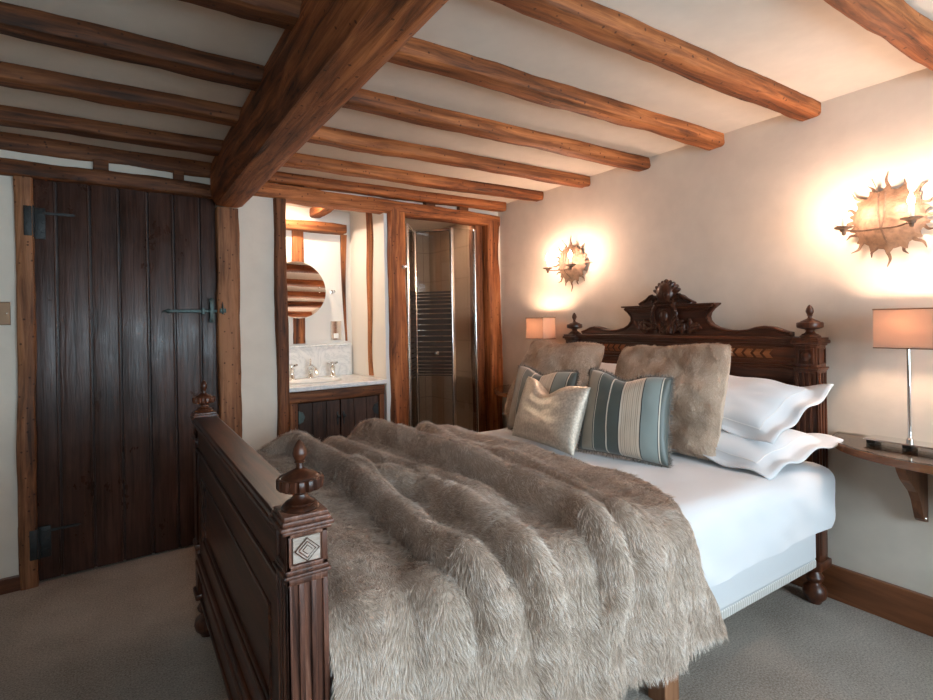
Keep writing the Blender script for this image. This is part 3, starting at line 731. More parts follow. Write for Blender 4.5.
# carved cartouche, shell, scrolls and leaves
cv = MB()
shield = [(-.062, .085), (-.07, .03), (-.055, -.02), (-.025, -.065), (0, -.082), (.025, -.065), (.055, -.02), (.07, .03), (.062, .085), (.03, .098), (0, .09), (-.03, .098)]
cv.prism([(HC+a, 1.300+b_) for a, b_ in shield], lambda u, v, w_: (HX-.022-w_*.022, u, v))
cv.tube([(HX-.046, HC+a, 1.300+b_) for a, b_ in shield+[shield[0]]], .009, 8)
def blob(m_, c_, rx, ry, rz, M=None, n=14):
    pr = []
    vs = []; fs = []
    for i in range(n+1):
        th = PI*i/n
        for k in range(n):
            a = 2*PI*k/n; p = Vector((rx*math.sin(th)*math.cos(a), ry*math.sin(th)*math.sin(a), rz*math.cos(th)))
            if M is not None: p = M @ p
            vs.append((p.x+c_[0], p.y+c_[1], p.z+c_[2]))
    for i in range(n):
        for k in range(n): fs.append((i*n+k, i*n+(k+1) % n, (i+1)*n+(k+1) % n, (i+1)*n+k))
    m_.add(vs, fs, True)
blob(cv, (HX-.046, HC, 1.312), .022, .030, .038)
# shell with lobes on top
for k in range(9):
    a = (k-4)/4*1.15
    M_ = Matrix.Rotation(a, 4, 'X')
    c_ = M_ @ Vector((0, 0, .055))
    blob(cv, (HX-.018, HC-c_.y*0+math.sin(a)*.045, 1.425+math.cos(a)*.042), .026, .015, .052, Matrix.Rotation(-a, 4, 'X'), 10)
blob(cv, (HX-.026, HC, 1.438), .040, .060, .066); blob(cv, (HX-.048, HC+.022, 1.43), .02, .02, .022); blob(cv, (HX-.048, HC-.022, 1.432), .02, .022, .02)
blob(cv, (HX-.02, HC, 1.492), .018, .02, .03)
for sg in (-1, 1):
    # broken pediment scroll wings
    wing = [(.05, 1.372), (.055, 1.41), (.085, 1.432), (.10, 1.428), (.125, 1.408), (.16, 1.392), (.175, 1.384), (.17, 1.376)]
    cv.prism([(HC+sg*a, z) for a, z in wing], lambda u, v, w_: (HX-.038+w_*.04, u, v))
    cv.tube([(HX-.040, HC+sg*a, z) for a, z in wing], .008, 8)
    sp_ = [(HX-.040, HC+sg*(.075+.03*math.cos(t_)*(1-t_/9)), 1.40+.022*math.sin(t_)*(1-t_/9)) for t_ in np.linspace(0, 7.5, 22)]
    cv.tube(sp_, .006, 8)
    cv.tube([(HX-.050, HC+sg*(.05+.03*math.sin(t_)), 1.375-.07*t_/2) for t_ in np.linspace(0, 3, 10)], [.014-.002*t_ for t_ in np.linspace(0, 3, 10)], 8)
    # sprays of leaves, fruit and flowers under the shield
    rng = random.Random(5+sg)
    for k in range(26):
        u = rng.random(); yy = .03+u*.17; zz = 1.235+rng.random()*.055*(1-u*.45)
        ang = rng.uniform(-1.1, 1.1)
        blob(cv, (HX-.030-rng.random()*.012, HC+sg*yy, zz), .009, .008+rng.random()*.006, .020+rng.random()*.014, Matrix.Rotation(ang-sg*.9, 4, 'X'), 8)
    for k in range(7):
        blob(cv, (HX-.040, HC+sg*(.07+.018*math.cos(k)), 1.262+.016*math.sin(k*1.7)), .012, .011, .011, None, 8)
for k in range(12):
    blob(cv, (HX-.040, HC+random.uniform(-.04, .04), 1.222+random.random()*.03), .012, .010, .018, Matrix.Rotation(random.uniform(-.8, .8), 4, 'X'), 8)
cv.build('carved_crest', 'walnut_z', head)
for sg in (-1, 1):   # chevron veneers in the frieze
    m_ = MB(); c0 = HC+sg*.44
    for k in range(6):
        q = c0-.145+k*.046
        m_.prism([(q, 1.100), (q+.017, 1.1205), (q, 1.141), (q+.030, 1.141), (q+.047, 1.1205), (q+.030, 1.100)], lambda u, v, w_: (HX-.0245-w_*.003, u, v))
    m_.build('chevron_inlay', 'inlay', head)
for cy in (HY0, HY1):
    p = MB(); near = cy == HY0
    flute_post(p, HX-.012, cy, .046, .046, .47, 1.055, ('-y', '-x'))
    X_ = HX-.012
    p.box(X_-.05, X_+.05, cy-.05, cy+.05, 1.052, 1.060, .003); p.box(X_-.054, X_+.054, cy-.054, cy+.054, 1.059, 1.068, .003)
    p.box(X_-.044, X_+.044, cy-.044, cy+.044, 1.066, 1.165, .002)
    for fx, (q0, q1) in (('x', (cy-.034, cy+.034)), ('y', (X_-.034, X_+.034))):
        for z0, z1, a, b_ in ((1.080, 1.087, q0, q1), (1.147, 1.154, q0, q1), (1.080, 1.154, q0, q0+.007), (1.080, 1.154, q1-.007, q1)):
            if fx == 'x': p.box(X_-.050, X_-.042, a, b_, z0, z1, .002)
            else: p.box(a, b_, cy-.050, cy-.042, z0, z1, .002)
    p.lathe([(.0005, 0), (.022, 0), (.018, .006), (.006, .010)], (X_-.043, cy, 1.117), 18, M=Matrix.Rotation(-PI/2, 4, 'Y'))
    p.box(X_-.050, X_+.050, cy-.050, cy+.050, 1.163, 1.173, .003); p.box(X_-.060, X_+.060, cy-.060, cy+.060, 1.172, 1.190, .006)
    p.box(X_-.054, X_+.054, cy-.054, cy+.054, 1.189, 1.200, .003)
    p.box(X_-.056, X_+.056, cy-.056, cy+.056, .432, .47, .008); p.box(X_-.040, X_+.040, cy-.040, cy+.040, .20, .44, .003)
    p.box(X_-.032, X_+.032, cy-.044, cy-.036, .23, .40, .003)
    p.box(X_-.052, X_+.052, cy-.052, cy+.052, .165, .205, .006)
    bun_foot(p, X_, cy, .17, .047)
    p.build('post', 'walnut_z', head)
    finial(HX-.012, cy, 1.199, .053, .150, head, 'walnut_z', False)
# rails and middle legs
for cy in (1.215, 2.40):
    MB().box(.35, 2.58, cy-.015, cy+.015, .175, .30, .003).build('side_rail', 'walnut_y', bed)
for cy in (1.165, 2.43):
    MB().box(1.50, 1.575, cy-.035, cy+.035, 0, .22, .003).build('support_leg', 'leg_wood', bed)['label'] = 'plain pale wooden support leg'
# divan, mattress
dv = MB().box(.36, 2.565, 1.125, 2.50, .215, .43, .02).build('divan_base', 'cotton_side')
tag(dv, 'white fabric covered divan base under the mattress', 'bed base')
tk = MB().box(.365, 2.56, 1.128, 2.50, .185, .222, .006).build('border', 'ticking', dv); tk['label'] = 'grey striped ticking strip along the bottom'
tag(MB().box(.37, 2.56, 1.10, 2.53, .425, .625, .05).build('mattress', 'cotton_side'), 'thick white mattress on the divan, covered by the duvet', 'mattress')

# ------------------------------------------------------------------ draped cloths
def draped(name, mat, x0, x1, ztop, ynear, yfar, hang_n, hang_f, hfun, rad=.06, nx=60, ns=90, thick=.02, xend=None, lean=.03):
    """cloth over the bed. path coordinate s: 0 at the near top edge, + across the bed, - down the near side"""
    top = yfar-ynear
    S = []
    smin = -hang_n; smax = top+hang_f
    for j in range(ns+1): S.append(smin+(smax-smin)*j/ns)
    def base(s):
        # rounded corner at s in [-rad*.785, rad*.785]
        q = rad*PI/4
        if s > top+q: return (yfar+0*(s-top), ztop-rad-(s-top-q), (1, 0))
        if s > top-q:
            a = (s-(top-q))/(2*q)*PI/2; return (yfar-rad+rad*math.sin(a), ztop-rad+rad*math.cos(a), (math.sin(a), math.cos(a)))
        if s >= q: return (ynear+rad+(s-q)*(top-2*rad)/(top-2*q), ztop, (0, 1))
        if s > -q:
            a = (q-s)/(2*q)*PI/2; return (ynear+rad-rad*math.sin(a), ztop-rad+rad*math.cos(a), (-math.sin(a), math.cos(a)))
        dn = -s-q
        return (ynear-dn*lean, ztop-rad-dn, (-1, .0))
    P = np.zeros((nx+1, ns+1, 3))
    for i in range(nx+1):
        for j, s in enumerate(S):
            x = x0+(x1-x0)*i/nx
            if xend: x = x0+(xend(s)-x0)*i/nx
            y, z, (ny, nz) = base(s)
            h_, dx, zo = hfun(x, s, i/nx)
            P[i, j] = (x+dx, y+ny*h_, max(z+nz*h_+zo, .02))
    return P, S
def grid_mesh(P, thick, closed_under=True):
    nx, ns = P.shape[0], P.shape[1]
    du = np.gradient(P, axis=0); dv_ = np.gradient(P, axis=1)
    nrm = np.cross(du, dv_); nrm /= np.linalg.norm(nrm, axis=2, keepdims=True)+1e-9
    if nrm[nx//2, ns//2, 2] < 0: nrm = -nrm
    Q = P-nrm*thick
    V = np.concatenate([P.reshape(-1, 3), Q.reshape(-1, 3)]); n = nx*ns
    f = []
    for i in range(nx-1):
        for j in range(ns-1):
            a = i*ns+j; b_ = a+1; c_ = a+ns+1; d_ = a+ns
            f.append((a, d_, c_, b_)); f.append((n+a, n+b_, n+c_, n+d_))
    for i in range(nx-1):
        for j in (0, ns-1):
            a = i*ns+j; f.append((a, a+ns, n+a+ns, n+a))
    for j in range(ns-1):
        for i in (0, nx-1):
            a = i*ns+j; f.append((a, n+a, n+a+1, a+1))
    return V, f, nrm
def cloth(name, mat, P, thick, parent=None, subs=0):
    V, f, nrm = grid_mesh(P, thick)
    m_ = MB().add(V.tolist(), f, True); o = m_.build(name, mat, parent)
    return o, nrm
def nz(*a): return noise.noise(Vector(a))
# duvet
def hduvet(x, s, u):
    h_ = .012*nz(x*2.2, s*2.2, 1)+.006*nz(x*6, s*6, 4)+.007*max(0, nz((x+s)*5, (x-s)*2, 6))
    t_ = max(0, (x-2.0)/.5)
    if s < .06:   # long diagonal pull creases on the hanging side
        q = (x*.75+s*1.6)
        h_ += .014*max(0, math.sin(q*9+.8*nz(x*3, s*3, 2)))**3*min(1, max(0, .06-s)*8)+.012*nz(x*3.5, s*9, 7)+.006*abs(nz(x*7+s*9, s*5, 3))
        h_ += .018*max(0, .3-abs(s+.16))*(1 if x > 1 else .5)
    h_ -= .015*t_
    return h_, 0, 0
P, S = draped('duvet', 'cotton', .40, 2.50, .665, 1.045, 2.58, .235, .20, hduvet, rad=.085, nx=110, ns=120, xend=lambda s: 2.52+(.04 if s < .12 else 0)*max(0, min(1, (.12-s)/.12))-.10*max(0, min(1, (-.1-s)/.15)))
cloth('duvet', 'cotton', P, .012)
tag(bpy.data.objects['duvet'], 'smooth white duvet spread over the bed under the fur throw', 'duvet')

# fur throw with long rolling folds
RID = [([(.50, 1.62), (.66, 1.45), (.70, 1.12), (.70, .73), (.69, .47), (.69, .26), (.69, .12), (.70, 0.), (.71, -.10)], .062, .055, 1),
       ([(.98, 1.7), (1.03, 1.5), (1.07, 1.29), (1.09, .99), (1.12, .72), (1.12, .46), (1.13, .28), (1.15, .13), (1.13, .03), (1.11, -.05), (1.08, -.2), (1.06, -.4)], .066, .058, 1),
       ([(.76, .85), (.78, .68), (.85, .54), (.87, .36), (.87, .2), (.86, .08), (.86, -.0), (.88, -.12), (.91, -.3), (.92, -.42)], .052, .055, 1),
       ([(1.38, 1.55), (1.33, 1.3), (1.30, 1.03), (1.34, .83), (1.35, .6), (1.31, .40), (1.26, .18), (1.24, .05)], .042, .050, 1),
       ([(.84, 1.65), (.88, 1.25), (.90, .95), (.95, .70), (.99, .50), (1.0, .3)], .036, .050, 1),
       ([(1.20, 1.6), (1.19, 1.3), (1.20, 1.0), (1.22, .8)], .030, .05, 1),
       ([(1.28, .1), (1.27, -.02), (1.26, -.2), (1.27, -.42)], .034, .06, 1),
       ([(1.46, -.05), (1.46, -.2), (1.47, -.42)], .022, .07, 1),
       ([(.60, .05), (.58, -.1), (.57, -.3), (.58, -.43)], .028, .07, 1),
       ([(.785, .07), (.80, -.02), (.815, -.12), (.83, -.28)], -.035, .030, 1),
       ([(1.175, .02), (1.17, -.08), (1.165, -.25), (1.16, -.40)], -.035, .030, 1)]
RD = []
for pts, a, w_, _ in RID:
    seg = [np.array(p) for p in pts]; RD.append((seg, a, w_))
def ridges(x, s):
    h_ = 0
    p = np.array((x+.02*nz(x*3, s*3, 2), s))
    for seg, a, w_ in RD:
        if x < seg[0][0]-.5 and x < seg[-1][0]-.5: continue
        best = 9; tt = 0
        for k in range(len(seg)-1):
            d_ = seg[k+1]-seg[k]; L2 = d_@d_; t_ = max(0, min(1, ((p-seg[k])@d_)/L2)); e = p-seg[k]-d_*t_; dd = math.sqrt(e@e)
            if dd < best: best = dd; tt = (k+t_)/(len(seg)-1)
        if best < w_*3:
            fade = min(1, tt*6+.35)*min(1, (1-tt)*6+.35)
            q_ = best/(w_*.92); fade *= 1 if s > 0 else max(.3, 1+s*4); h_ += a*1.12*fade*((1-q_*q_)**.7 if q_ < 1 and a > 0 else 0) + (a*math.exp(-(best/w_)**2)*fade if a < 0 else 0)
    return h_
def hthrow(x, s, u):
    h_ = .028+.030*math.exp(-((x-1.05)/.5)**2)*max(0, min(1, (s-.1)/.6))
    h_ += ridges(x, s)+.014*nz(x*5, s*3, 3)+.009*nz(x*11, s*6, 5)+.010*max(0, nz(x*13, s*3.5, 11))
    if s > 0: h_ += max(0, min(1, s*6))*.012*math.sin(x*16+s*2.5)*(1 if x < 1.45 else max(0, (1.65-x)/.2))
    if s < 0: h_ += .010*math.sin(x*19+1.)*min(1, -s*5)+.02*min(1, -s*3)
    h_ += .02*max(0, min(1, (.6-x)/.15))*max(0, min(1, s*4))
    return h_, 0, .02*nz(x*5, 0, 8) if s < -.3 else 0
P, S = draped('fur_throw', 'fur_throw', .336, 1.66, .672, 1.035, 2.585, .368, .25, hthrow, rad=.075, nx=150, ns=210, xend=lambda s: float(np.interp(s, [-.42, -.25, -.1, 0, .1, .2, .32, .5, .8, 1.6], [1.615, 1.565, 1.50, 1.485, 1.54, 1.60, 1.635, 1.60, 1.575, 1.57]))+.008*math.sin(s*17))
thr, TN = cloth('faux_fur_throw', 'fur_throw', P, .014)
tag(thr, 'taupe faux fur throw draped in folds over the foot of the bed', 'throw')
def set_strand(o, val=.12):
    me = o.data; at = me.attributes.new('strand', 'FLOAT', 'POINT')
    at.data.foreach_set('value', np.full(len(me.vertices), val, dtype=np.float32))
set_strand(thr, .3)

def strands(name, mat, roots, dirs, nrms, lens, width, parent, seed=1, segs=3, curl=.25, tone=None):
    """tapered ribbons, one per hair, bending from the surface normal to the lie direction"""
    rg = np.random.default_rng(seed); n = len(roots)
    side = np.cross(nrms, dirs); side /= np.linalg.norm(side, axis=1, keepdims=True)+1e-9
    # turn each ribbon about its axis at random so that they don't vanish edge-on
    ang = rg.uniform(-1.0, 1.0, n)[:, None]
    side = side*np.cos(ang)+nrms*np.sin(ang)
    vs = np.zeros((n, 2*segs+1, 3), np.float32); val = np.zeros((n, 2*segs+1), np.float32)
    p = roots-nrms*.002; L = lens[:, None]
    tn = rg.normal(0, .16, n) if tone is None else tone+rg.normal(0, .12, n)
    for k in range(segs+1):
        t_ = k/segs
        if k > 0:
            d_ = nrms*(1-t_)*.75+dirs*(.35+t_); d_ /= np.linalg.norm(d_, axis=1, keepdims=True)+1e-9
            p = p+d_*L/segs
        w_ = width*(1-.75*t_)
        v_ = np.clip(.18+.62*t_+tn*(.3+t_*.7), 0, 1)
        if k < segs:
            vs[:, 2*k] = p-side*w_; vs[:, 2*k+1] = p+side*w_; val[:, 2*k] = v_; val[:, 2*k+1] = v_
        else: vs[:, 2*k] = p; val[:, 2*k] = v_
    m_ = 2*segs+1; base = (np.arange(n)*m_)[:, None]
    quads = []
    for k in range(segs-1): quads.append(base+np.array([2*k, 2*k+1, 2*k+3, 2*k+2]))
    Q = np.stack(quads, 1).reshape(-1, 4) if quads else np.zeros((0, 4), int)
    T = base+np.array([2*segs-2, 2*segs-1, 2*segs])
    me = bpy.data.meshes.new(name)
    me.vertices.add(n*m_); me.vertices.foreach_set('co', vs.reshape(-1))
    nl = Q.size+T.size; me.loops.add(nl); me.loops.foreach_set('vertex_index', np.concatenate([Q.reshape(-1), T.reshape(-1)]).astype(np.int32))
    nf = len(Q)+len(T); me.polygons.add(nf)
    st_ = np.concatenate([np.arange(len(Q))*4, Q.size+np.arange(len(T))*3]).astype(np.int32)
    me.polygons.foreach_set('loop_start', st_)
    try: me.polygons.foreach_set('loop_total', np.concatenate([np.full(len(Q), 4), np.full(len(T), 3)]).astype(np.int32))
    except Exception: pass
    me.update(calc_edges=True)
    at = me.attributes.new('strand', 'FLOAT', 'POINT'); at.data.foreach_set('value', val.reshape(-1))
    me.materials.append(MATS[mat]); o = bpy.data.objects.new(name, me); COL.objects.link(o); o.parent = parent
    o['kind'] = 'stuff'
    return o
def vnoise(A, sc, seed):
    """smooth pseudo-noise for arrays of 3D points"""
    rg = np.random.default_rng(seed); out = np.zeros(len(A))
    for k in range(7):
        w_ = rg.normal(0, 1, 3); w_ /= np.linalg.norm(w_); f = sc*(1+.35*k); out += np.sin(A@w_*f+rg.uniform(0, 6.28))/(1+.3*k)
    return out/3.2
def grid_fur(name, mat, P, N, count, length, width, parent, seed, liedir, tone_fn=None, flip=False):
    rg = np.random.default_rng(seed); nx, ns = P.shape[:2]
    # area weighted cell choice
    A = np.linalg.norm(np.cross(P[1:, :-1]-P[:-1, :-1], P[:-1, 1:]-P[:-1, :-1]), axis=2); w_ = (A/A.sum()).reshape(-1)
    idx = rg.choice(len(w_), count, p=w_); i = idx//(ns-1); j = idx % (ns-1); u = rg.random(count)[:, None]; v = rg.random(count)[:, None]
    def lerp(F): return F[i, j]*(1-u)*(1-v)+F[i+1, j]*u*(1-v)+F[i, j+1]*(1-u)*v+F[i+1, j+1]*u*v
    R_ = lerp(P); Nn = lerp(N); Nn /= np.linalg.norm(Nn, axis=1, keepdims=True)
    D = liedir(R_)
    D = D-Nn*np.sum(D*Nn, axis=1, keepdims=True)
    n1 = vnoise(R_, 30, seed+1)[:, None]; n2 = vnoise(R_, 30, seed+2)[:, None]; n3 = vnoise(R_, 110, seed+3)[:, None]; n4 = vnoise(R_, 110, seed+4)[:, None]
    E1 = np.cross(Nn, D); E1 /= np.linalg.norm(E1, axis=1, keepdims=True)+1e-9
    D = D+E1*(n1*.55+n3*.55)+Nn*(.12+.35*n2+.30*n4)+rg.normal(0, .10, D.shape)
    D /= np.linalg.norm(D, axis=1, keepdims=True)+1e-9
    L = length*(1+.25*rg.normal(0, 1, count).clip(-2, 2))*(1+.2*n1[:, 0])
    tone = .26*vnoise(R_, 60, seed+6)+.14*vnoise(R_, 11, seed+7)
    return strands(name, mat, R_, D, Nn, L, width, parent, seed+9, tone=tone)
def lie_throw(R_):
    D = np.zeros_like(R_); D[:, 1] = -.8; D[:, 0] = .25*np.sin(R_[:, 0]*5+R_[:, 1]*3); D[:, 2] = np.where(R_[:, 1] < 1.1, -1.3, -.1)
    return D/np.linalg.norm(D, axis=1, keepdims=True)
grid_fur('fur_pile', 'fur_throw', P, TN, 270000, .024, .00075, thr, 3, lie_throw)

# ------------------------------------------------------------------ pillows and cushions
def pillow_grid(C4, thick, n=36, pinch=.10, puff=.5, ear=0., wob=0., seed=0, flange=0., rnd=0.):
    """C4: four corners TL,TR,BR,BL ; returns front and back grids"""
    TL, TR, BR, BL = [np.array(c_, float) for c_ in C4]
    nrm = np.cross(BL-TL, TR-TL); nrm /= np.linalg.norm(nrm)
    F = np.zeros((n+1, n+1, 3)); K = np.zeros((n+1, n+1, 3)); UV = np.zeros((n+1, n+1, 2))
    def m1(t_): return 1-(abs(2*t_-1))**2.4
    for i in range(n+1):
        for j in range(n+1):
            u, v = i/n, j/n
            # inner body inside the flange
            fu = min(1, max(0, (u-flange)/(1-2*flange))); fv = min(1, max(0, (v-flange)/(1-2*flange)))
            # concave sides
            uu = u+pinch*(u-.5)*(-1)*(1-abs(2*v-1)**2)*abs(2*u-1)**1.5
            vv = v+pinch*(v-.5)*(-1)*(1-abs(2*u-1)**2)*abs(2*v-1)**1.5
            if rnd: uu, vv = .5+(uu-.5)*(1-rnd*abs(2*v-1)**5), .5+(vv-.5)*(1-rnd*abs(2*u-1)**5)
            p = TL*(1-uu)*(1-vv)+TR*uu*(1-vv)+BR*uu*vv+BL*(1-uu)*vv
            t_ = thick/2*(max(0, m1(fu))*max(0, m1(fv)))**puff
            w_ = wob*nz(u*3+seed, v*3, 1)+wob*.5*nz(u*8+seed, v*8, 3)
            env = min(1, 6*min(u, 1-u)+.15)*min(1, 6*min(v, 1-v)+.15)
            # notch chopped into the upper edge
            if ear: p = p+(BL-TL)*ear*math.exp(-((u-.46)/.19)**2)*(1-v)**2.2
            fl = 0.
            if flange: fl = .012*math.sin(u*19+seed)*max(0, 1-6*min(v, 1-v))+.012*math.sin(v*15+seed)*max(0, 1-6*min(u, 1-u))
            F[i, j] = p+nrm*(t_+w_*env+.003)+nrm*fl
            K[i, j] = p-nrm*(t_*.9+.003)+nrm*fl
            UV[i, j] = (u, v)
    return F, K, UV, nrm
def pillow_obj(name, mat, F, K, UV, parent=None):
    n = F.shape[0]; V = np.concatenate([F.reshape(-1, 3), K.reshape(-1, 3)]); N_ = n*n; f = []; uvs = []
    U = UV.reshape(-1, 2)
    for i in range(n-1):
        for j in range(n-1):
            a = i*n+j; q = (a, a+n, a+n+1, a+1); f.append(q); f.append(tuple(N_+k for k in reversed(q)))
    for i in range(n-1):
        for j in (0, n-1):
            a = i*n+j; f.append((a, a+n, N_+a+n, N_+a)); b_ = j*n+i; f.append((b_, b_+1, N_+b_+1, N_+b_))
    off = Vector((0, 0, 0)) if parent is None else parent.location
    me = bpy.data.meshes.new(name); me.from_pydata([tuple(Vector(p)-off) for p in V.tolist()], [], f)
    bm = bmesh.new(); bm.from_mesh(me); bmesh.ops.recalc_face_normals(bm, faces=bm.faces[:]); bm.to_mesh(me); bm.free()
    ul = me.uv_layers.new(name='UVMap')
    li = np.zeros(len(me.loops), np.int32); me.loops.foreach_get('vertex_index', li); ul.data.foreach_set('uv', U[li % N_].reshape(-1))
    me.polygons.foreach_set('use_smooth', [True]*len(me.polygons))
    me.materials.append(MATS[mat]); o = bpy.data.objects.new(name, me); COL.objects.link(o)
    if parent: o.parent = parent
    return o
def grid_norm(F, ref):
    N = np.cross(np.gradient(F, axis=0), np.gradient(F, axis=1)); N /= np.linalg.norm(N, axis=2, keepdims=True)+1e-9
    if np.sum(N[F.shape[0]//2, F.shape[0]//2]*ref) < 0: N = -N
    return N
def fringe(F, K, sides, parent, seed, length=.022, per=520):
    rg = np.random.default_rng(seed); n = F.shape[0]; R_ = []; D_ = []; Nn = []
    M_ = (F+K)/2; c_ = M_.mean(axis=(0, 1)); nr = np.cross(M_[-1, 0]-M_[0, 0], M_[0, -1]-M_[0, 0]); nr /= np.linalg.norm(nr)
    for sd in sides:
        line = {'t': M_[:, 0], 'b': M_[:, -1], 'l': M_[0, :], 'r': M_[-1, :]}[sd]
        inner = {'t': M_[:, 3], 'b': M_[:, -4], 'l': M_[3, :], 'r': M_[-4, :]}[sd]
        t_ = rg.random(per)*(n-1); i = np.minimum(t_.astype(int), n-2); f_ = (t_-i)[:, None]
        p = line[i]*(1-f_)+line[i+1]*f_; q = inner[i]*(1-f_)+inner[i+1]*f_; o_ = p-q; o_ /= np.linalg.norm(o_, axis=1, keepdims=True)
        tg = line[i+1]-line[i]; tg /= np.linalg.norm(tg, axis=1, keepdims=True)
        R_.append(p+rg.normal(0, .003, p.shape)); D_.append(o_+tg*rg.normal(0, .5, (per, 1))+nr*rg.normal(0, .4, (per, 1))); Nn.append(np.tile(nr, (per, 1))*rg.choice([-1, 1], (per, 1))*.6+o_)
    R_ = np.concatenate(R_); D_ = np.concatenate(D_); Nn = np.concatenate(Nn)
    D_ /= np.linalg.norm(D_, axis=1, keepdims=True); Nn /= np.linalg.norm(Nn, axis=1, keepdims=True)
    o = strands('fringe', 'fringe', R_, D_, Nn, length*(1+.25*rg.normal(0, 1, len(R_)).clip(-2, 2)), .0014, parent, seed)
    o['label'] = 'brown looped fringe around the cushion edge'
    return o
def ring_roll(F, K, parent, mat, r, name='piping'):
    M_ = (F+K)/2; pts = list(M_[:, 0])+list(M_[-1, 1:])+list(M_[-2::-1, -1])+list(M_[0, -2:0:-1]); pts = [tuple(p) for p in pts]+[tuple(pts[0])]
    return MB().tube(pts, r, 6, False).build(name, mat, parent)
# far pillows behind the cushions and the two near ones
def oxford(C4, label, th, seed, grp='white pillows stacked at the headboard'):
    F, K, UV, nr = pillow_grid(C4, th, 40, .03, .42, wob=.010, seed=seed, flange=.075)
    o = pillow_obj('pillow', 'cotton', F, K, UV); tag(o, label, 'pillow', grp)
    # stitched line round the body
    M_ = F; n = F.shape[0]; k = int(.085*n)+1; q = n-1-k
    pts = [F[i, k] for i in range(k, q+1)]+[F[q, j] for j in range(k+1, q+1)]+[F[i, q] for i in range(q-1, k-1, -1)]+[F[k, j] for j in range(q-1, k, -1)]
    nrm = grid_norm(F, nr)
    MB().tube([tuple(p) for p in pts]+[tuple(pts[0])], .0018, 5, False).build('flange_seam', 'pipe_seam', o)
    return o
# corners TL,TR,BR,BL : top = headboard side; left = far (high y)
oxford([(2.50, 1.86, .80), (2.52, 1.00, .775), (2.12, 1.10, .668), (2.10, 1.86, .735)], 'lower white oxford pillow at the near side, its corner pointing towards the wall', .14, 3)
oxford([(2.555, 1.85, 1.02), (2.535, 1.035, .985), (2.235, 1.14, .775), (2.22, 1.85, .83)], 'upper white oxford pillow leaning on the headboard, nearest the lamp table', .17, 8)
oxford([(2.50, 2.74, .79), (2.50, 1.96, .80), (2.10, 1.96, .735), (2.08, 2.78, .685)], 'lower white pillow at the far side, hidden behind the cushions', .13, 13)
oxford([(2.56, 2.74, 1.01), (2.56, 1.93, 1.02), (2.235, 1.94, .83), (2.20, 2.76, .80)], 'upper white pillow at the far side behind the fur cushion, only a tip showing', .15, 18)
def furcush(C4, label, seed, ear):
    F, K, UV, nr = pillow_grid(C4, .17, 48, .035, .36, ear=ear, wob=.026, seed=seed, rnd=.05)
    o = pillow_obj('fur_cushion', 'fur_cushion', F, K, UV); tag(o, label, 'cushion', 'large faux fur cushions'); set_strand(o, .4)
    def lie(R_):
        D = np.zeros_like(R_); D[:, 2] = -1; D[:, 1] = -.3+.5*np.sin(R_[:, 2]*14); D[:, 0] = -.1; return D/np.linalg.norm(D, axis=1, keepdims=True)
    G = np.concatenate([K[:, :1], F, K[:, -1:]], axis=1)
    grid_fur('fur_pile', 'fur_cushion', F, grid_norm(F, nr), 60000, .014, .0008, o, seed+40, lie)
    # short pile round the rim
    rg = np.random.default_rng(seed); E_ = []
    M_ = (F+K)/2; n = F.shape[0]
    R_ = []; D_ = []
    for line, inner in ((M_[:, 0], M_[:, 3]), (M_[-1], M_[-4]), (M_[0], M_[3]), (M_[:, -1], M_[:, -4])):
        per = 1500; t_ = rg.random(per)*(n-1); i = np.minimum(t_.astype(int), n-2); f_ = (t_-i)[:, None]
        p = line[i]*(1-f_)+line[i+1]*f_; q = inner[i]*(1-f_)+inner[i+1]*f_; d_ = p-q; d_ /= np.linalg.norm(d_, axis=1, keepdims=True)
        R_.append(p-d_*.003); D_.append(d_+rg.normal(0, .5, d_.shape))
    R_ = np.concatenate(R_); D_ = np.concatenate(D_); D_ /= np.linalg.norm(D_, axis=1, keepdims=True)
    strands('fur_rim', 'fur_cushion', R_, D_, D_, np.full(len(R_), .009), .0007, o, seed+5)
    return o
furcush([(2.33, 2.735, 1.175), (2.345, 2.115, 1.155), (2.03, 2.09, .70), (2.02, 2.70, .70)], 'large taupe faux fur cushion on the far side, in front of the far lamp', 21, .05)
furcush([(2.33, 1.985, 1.150), (2.315, 1.345, 1.185), (2.135, 1.330, .672), (2.13, 1.96, .69)], 'large taupe faux fur cushion leaning on the near white pillows', 27, .02)
def striped(C4, label, seed, ear, sides='tblr'):
    F, K, UV, nr = pillow_grid(C4, .13, 40, .04, .45, ear=ear, wob=.006, seed=seed)
    o = pillow_obj('striped_cushion', 'stripe_silk', F, K, UV); tag(o, label, 'cushion', 'striped silk cushions')
    ring_roll(F, K, o, 'fringe', .005)
    set_strand(o.children[0], .35)
    fringe(F, K, sides, o, seed, .017)
    return o
striped([(2.01, 2.50, 1.03), (2.03, 2.035, 1.02), (1.90, 1.99, .685), (1.865, 2.44, .685)], 'teal and taupe striped fringed cushion at the far side, behind the cream cushion', 31, .10)
striped([(1.945, 1.865, 1.055), (2.035, 1.465, 1.035), (1.93, 1.415, .672), (1.825, 1.835, .685)], 'teal, cream and light blue striped cushion with fringe in the centre front', 37, .09)
F, K, UV, nr = pillow_grid([(1.895, 2.285, .990), (1.88, 1.805, .975), (1.69, 1.735, .688), (1.745, 2.245, .688)], .14, 40, .05, .45, ear=.22, wob=.008, seed=41)
o = pillow_obj('cream_cushion', 'foil_cream', F, K, UV); tag(o, 'shimmering cream cushion in front of the far striped cushion', 'cushion')

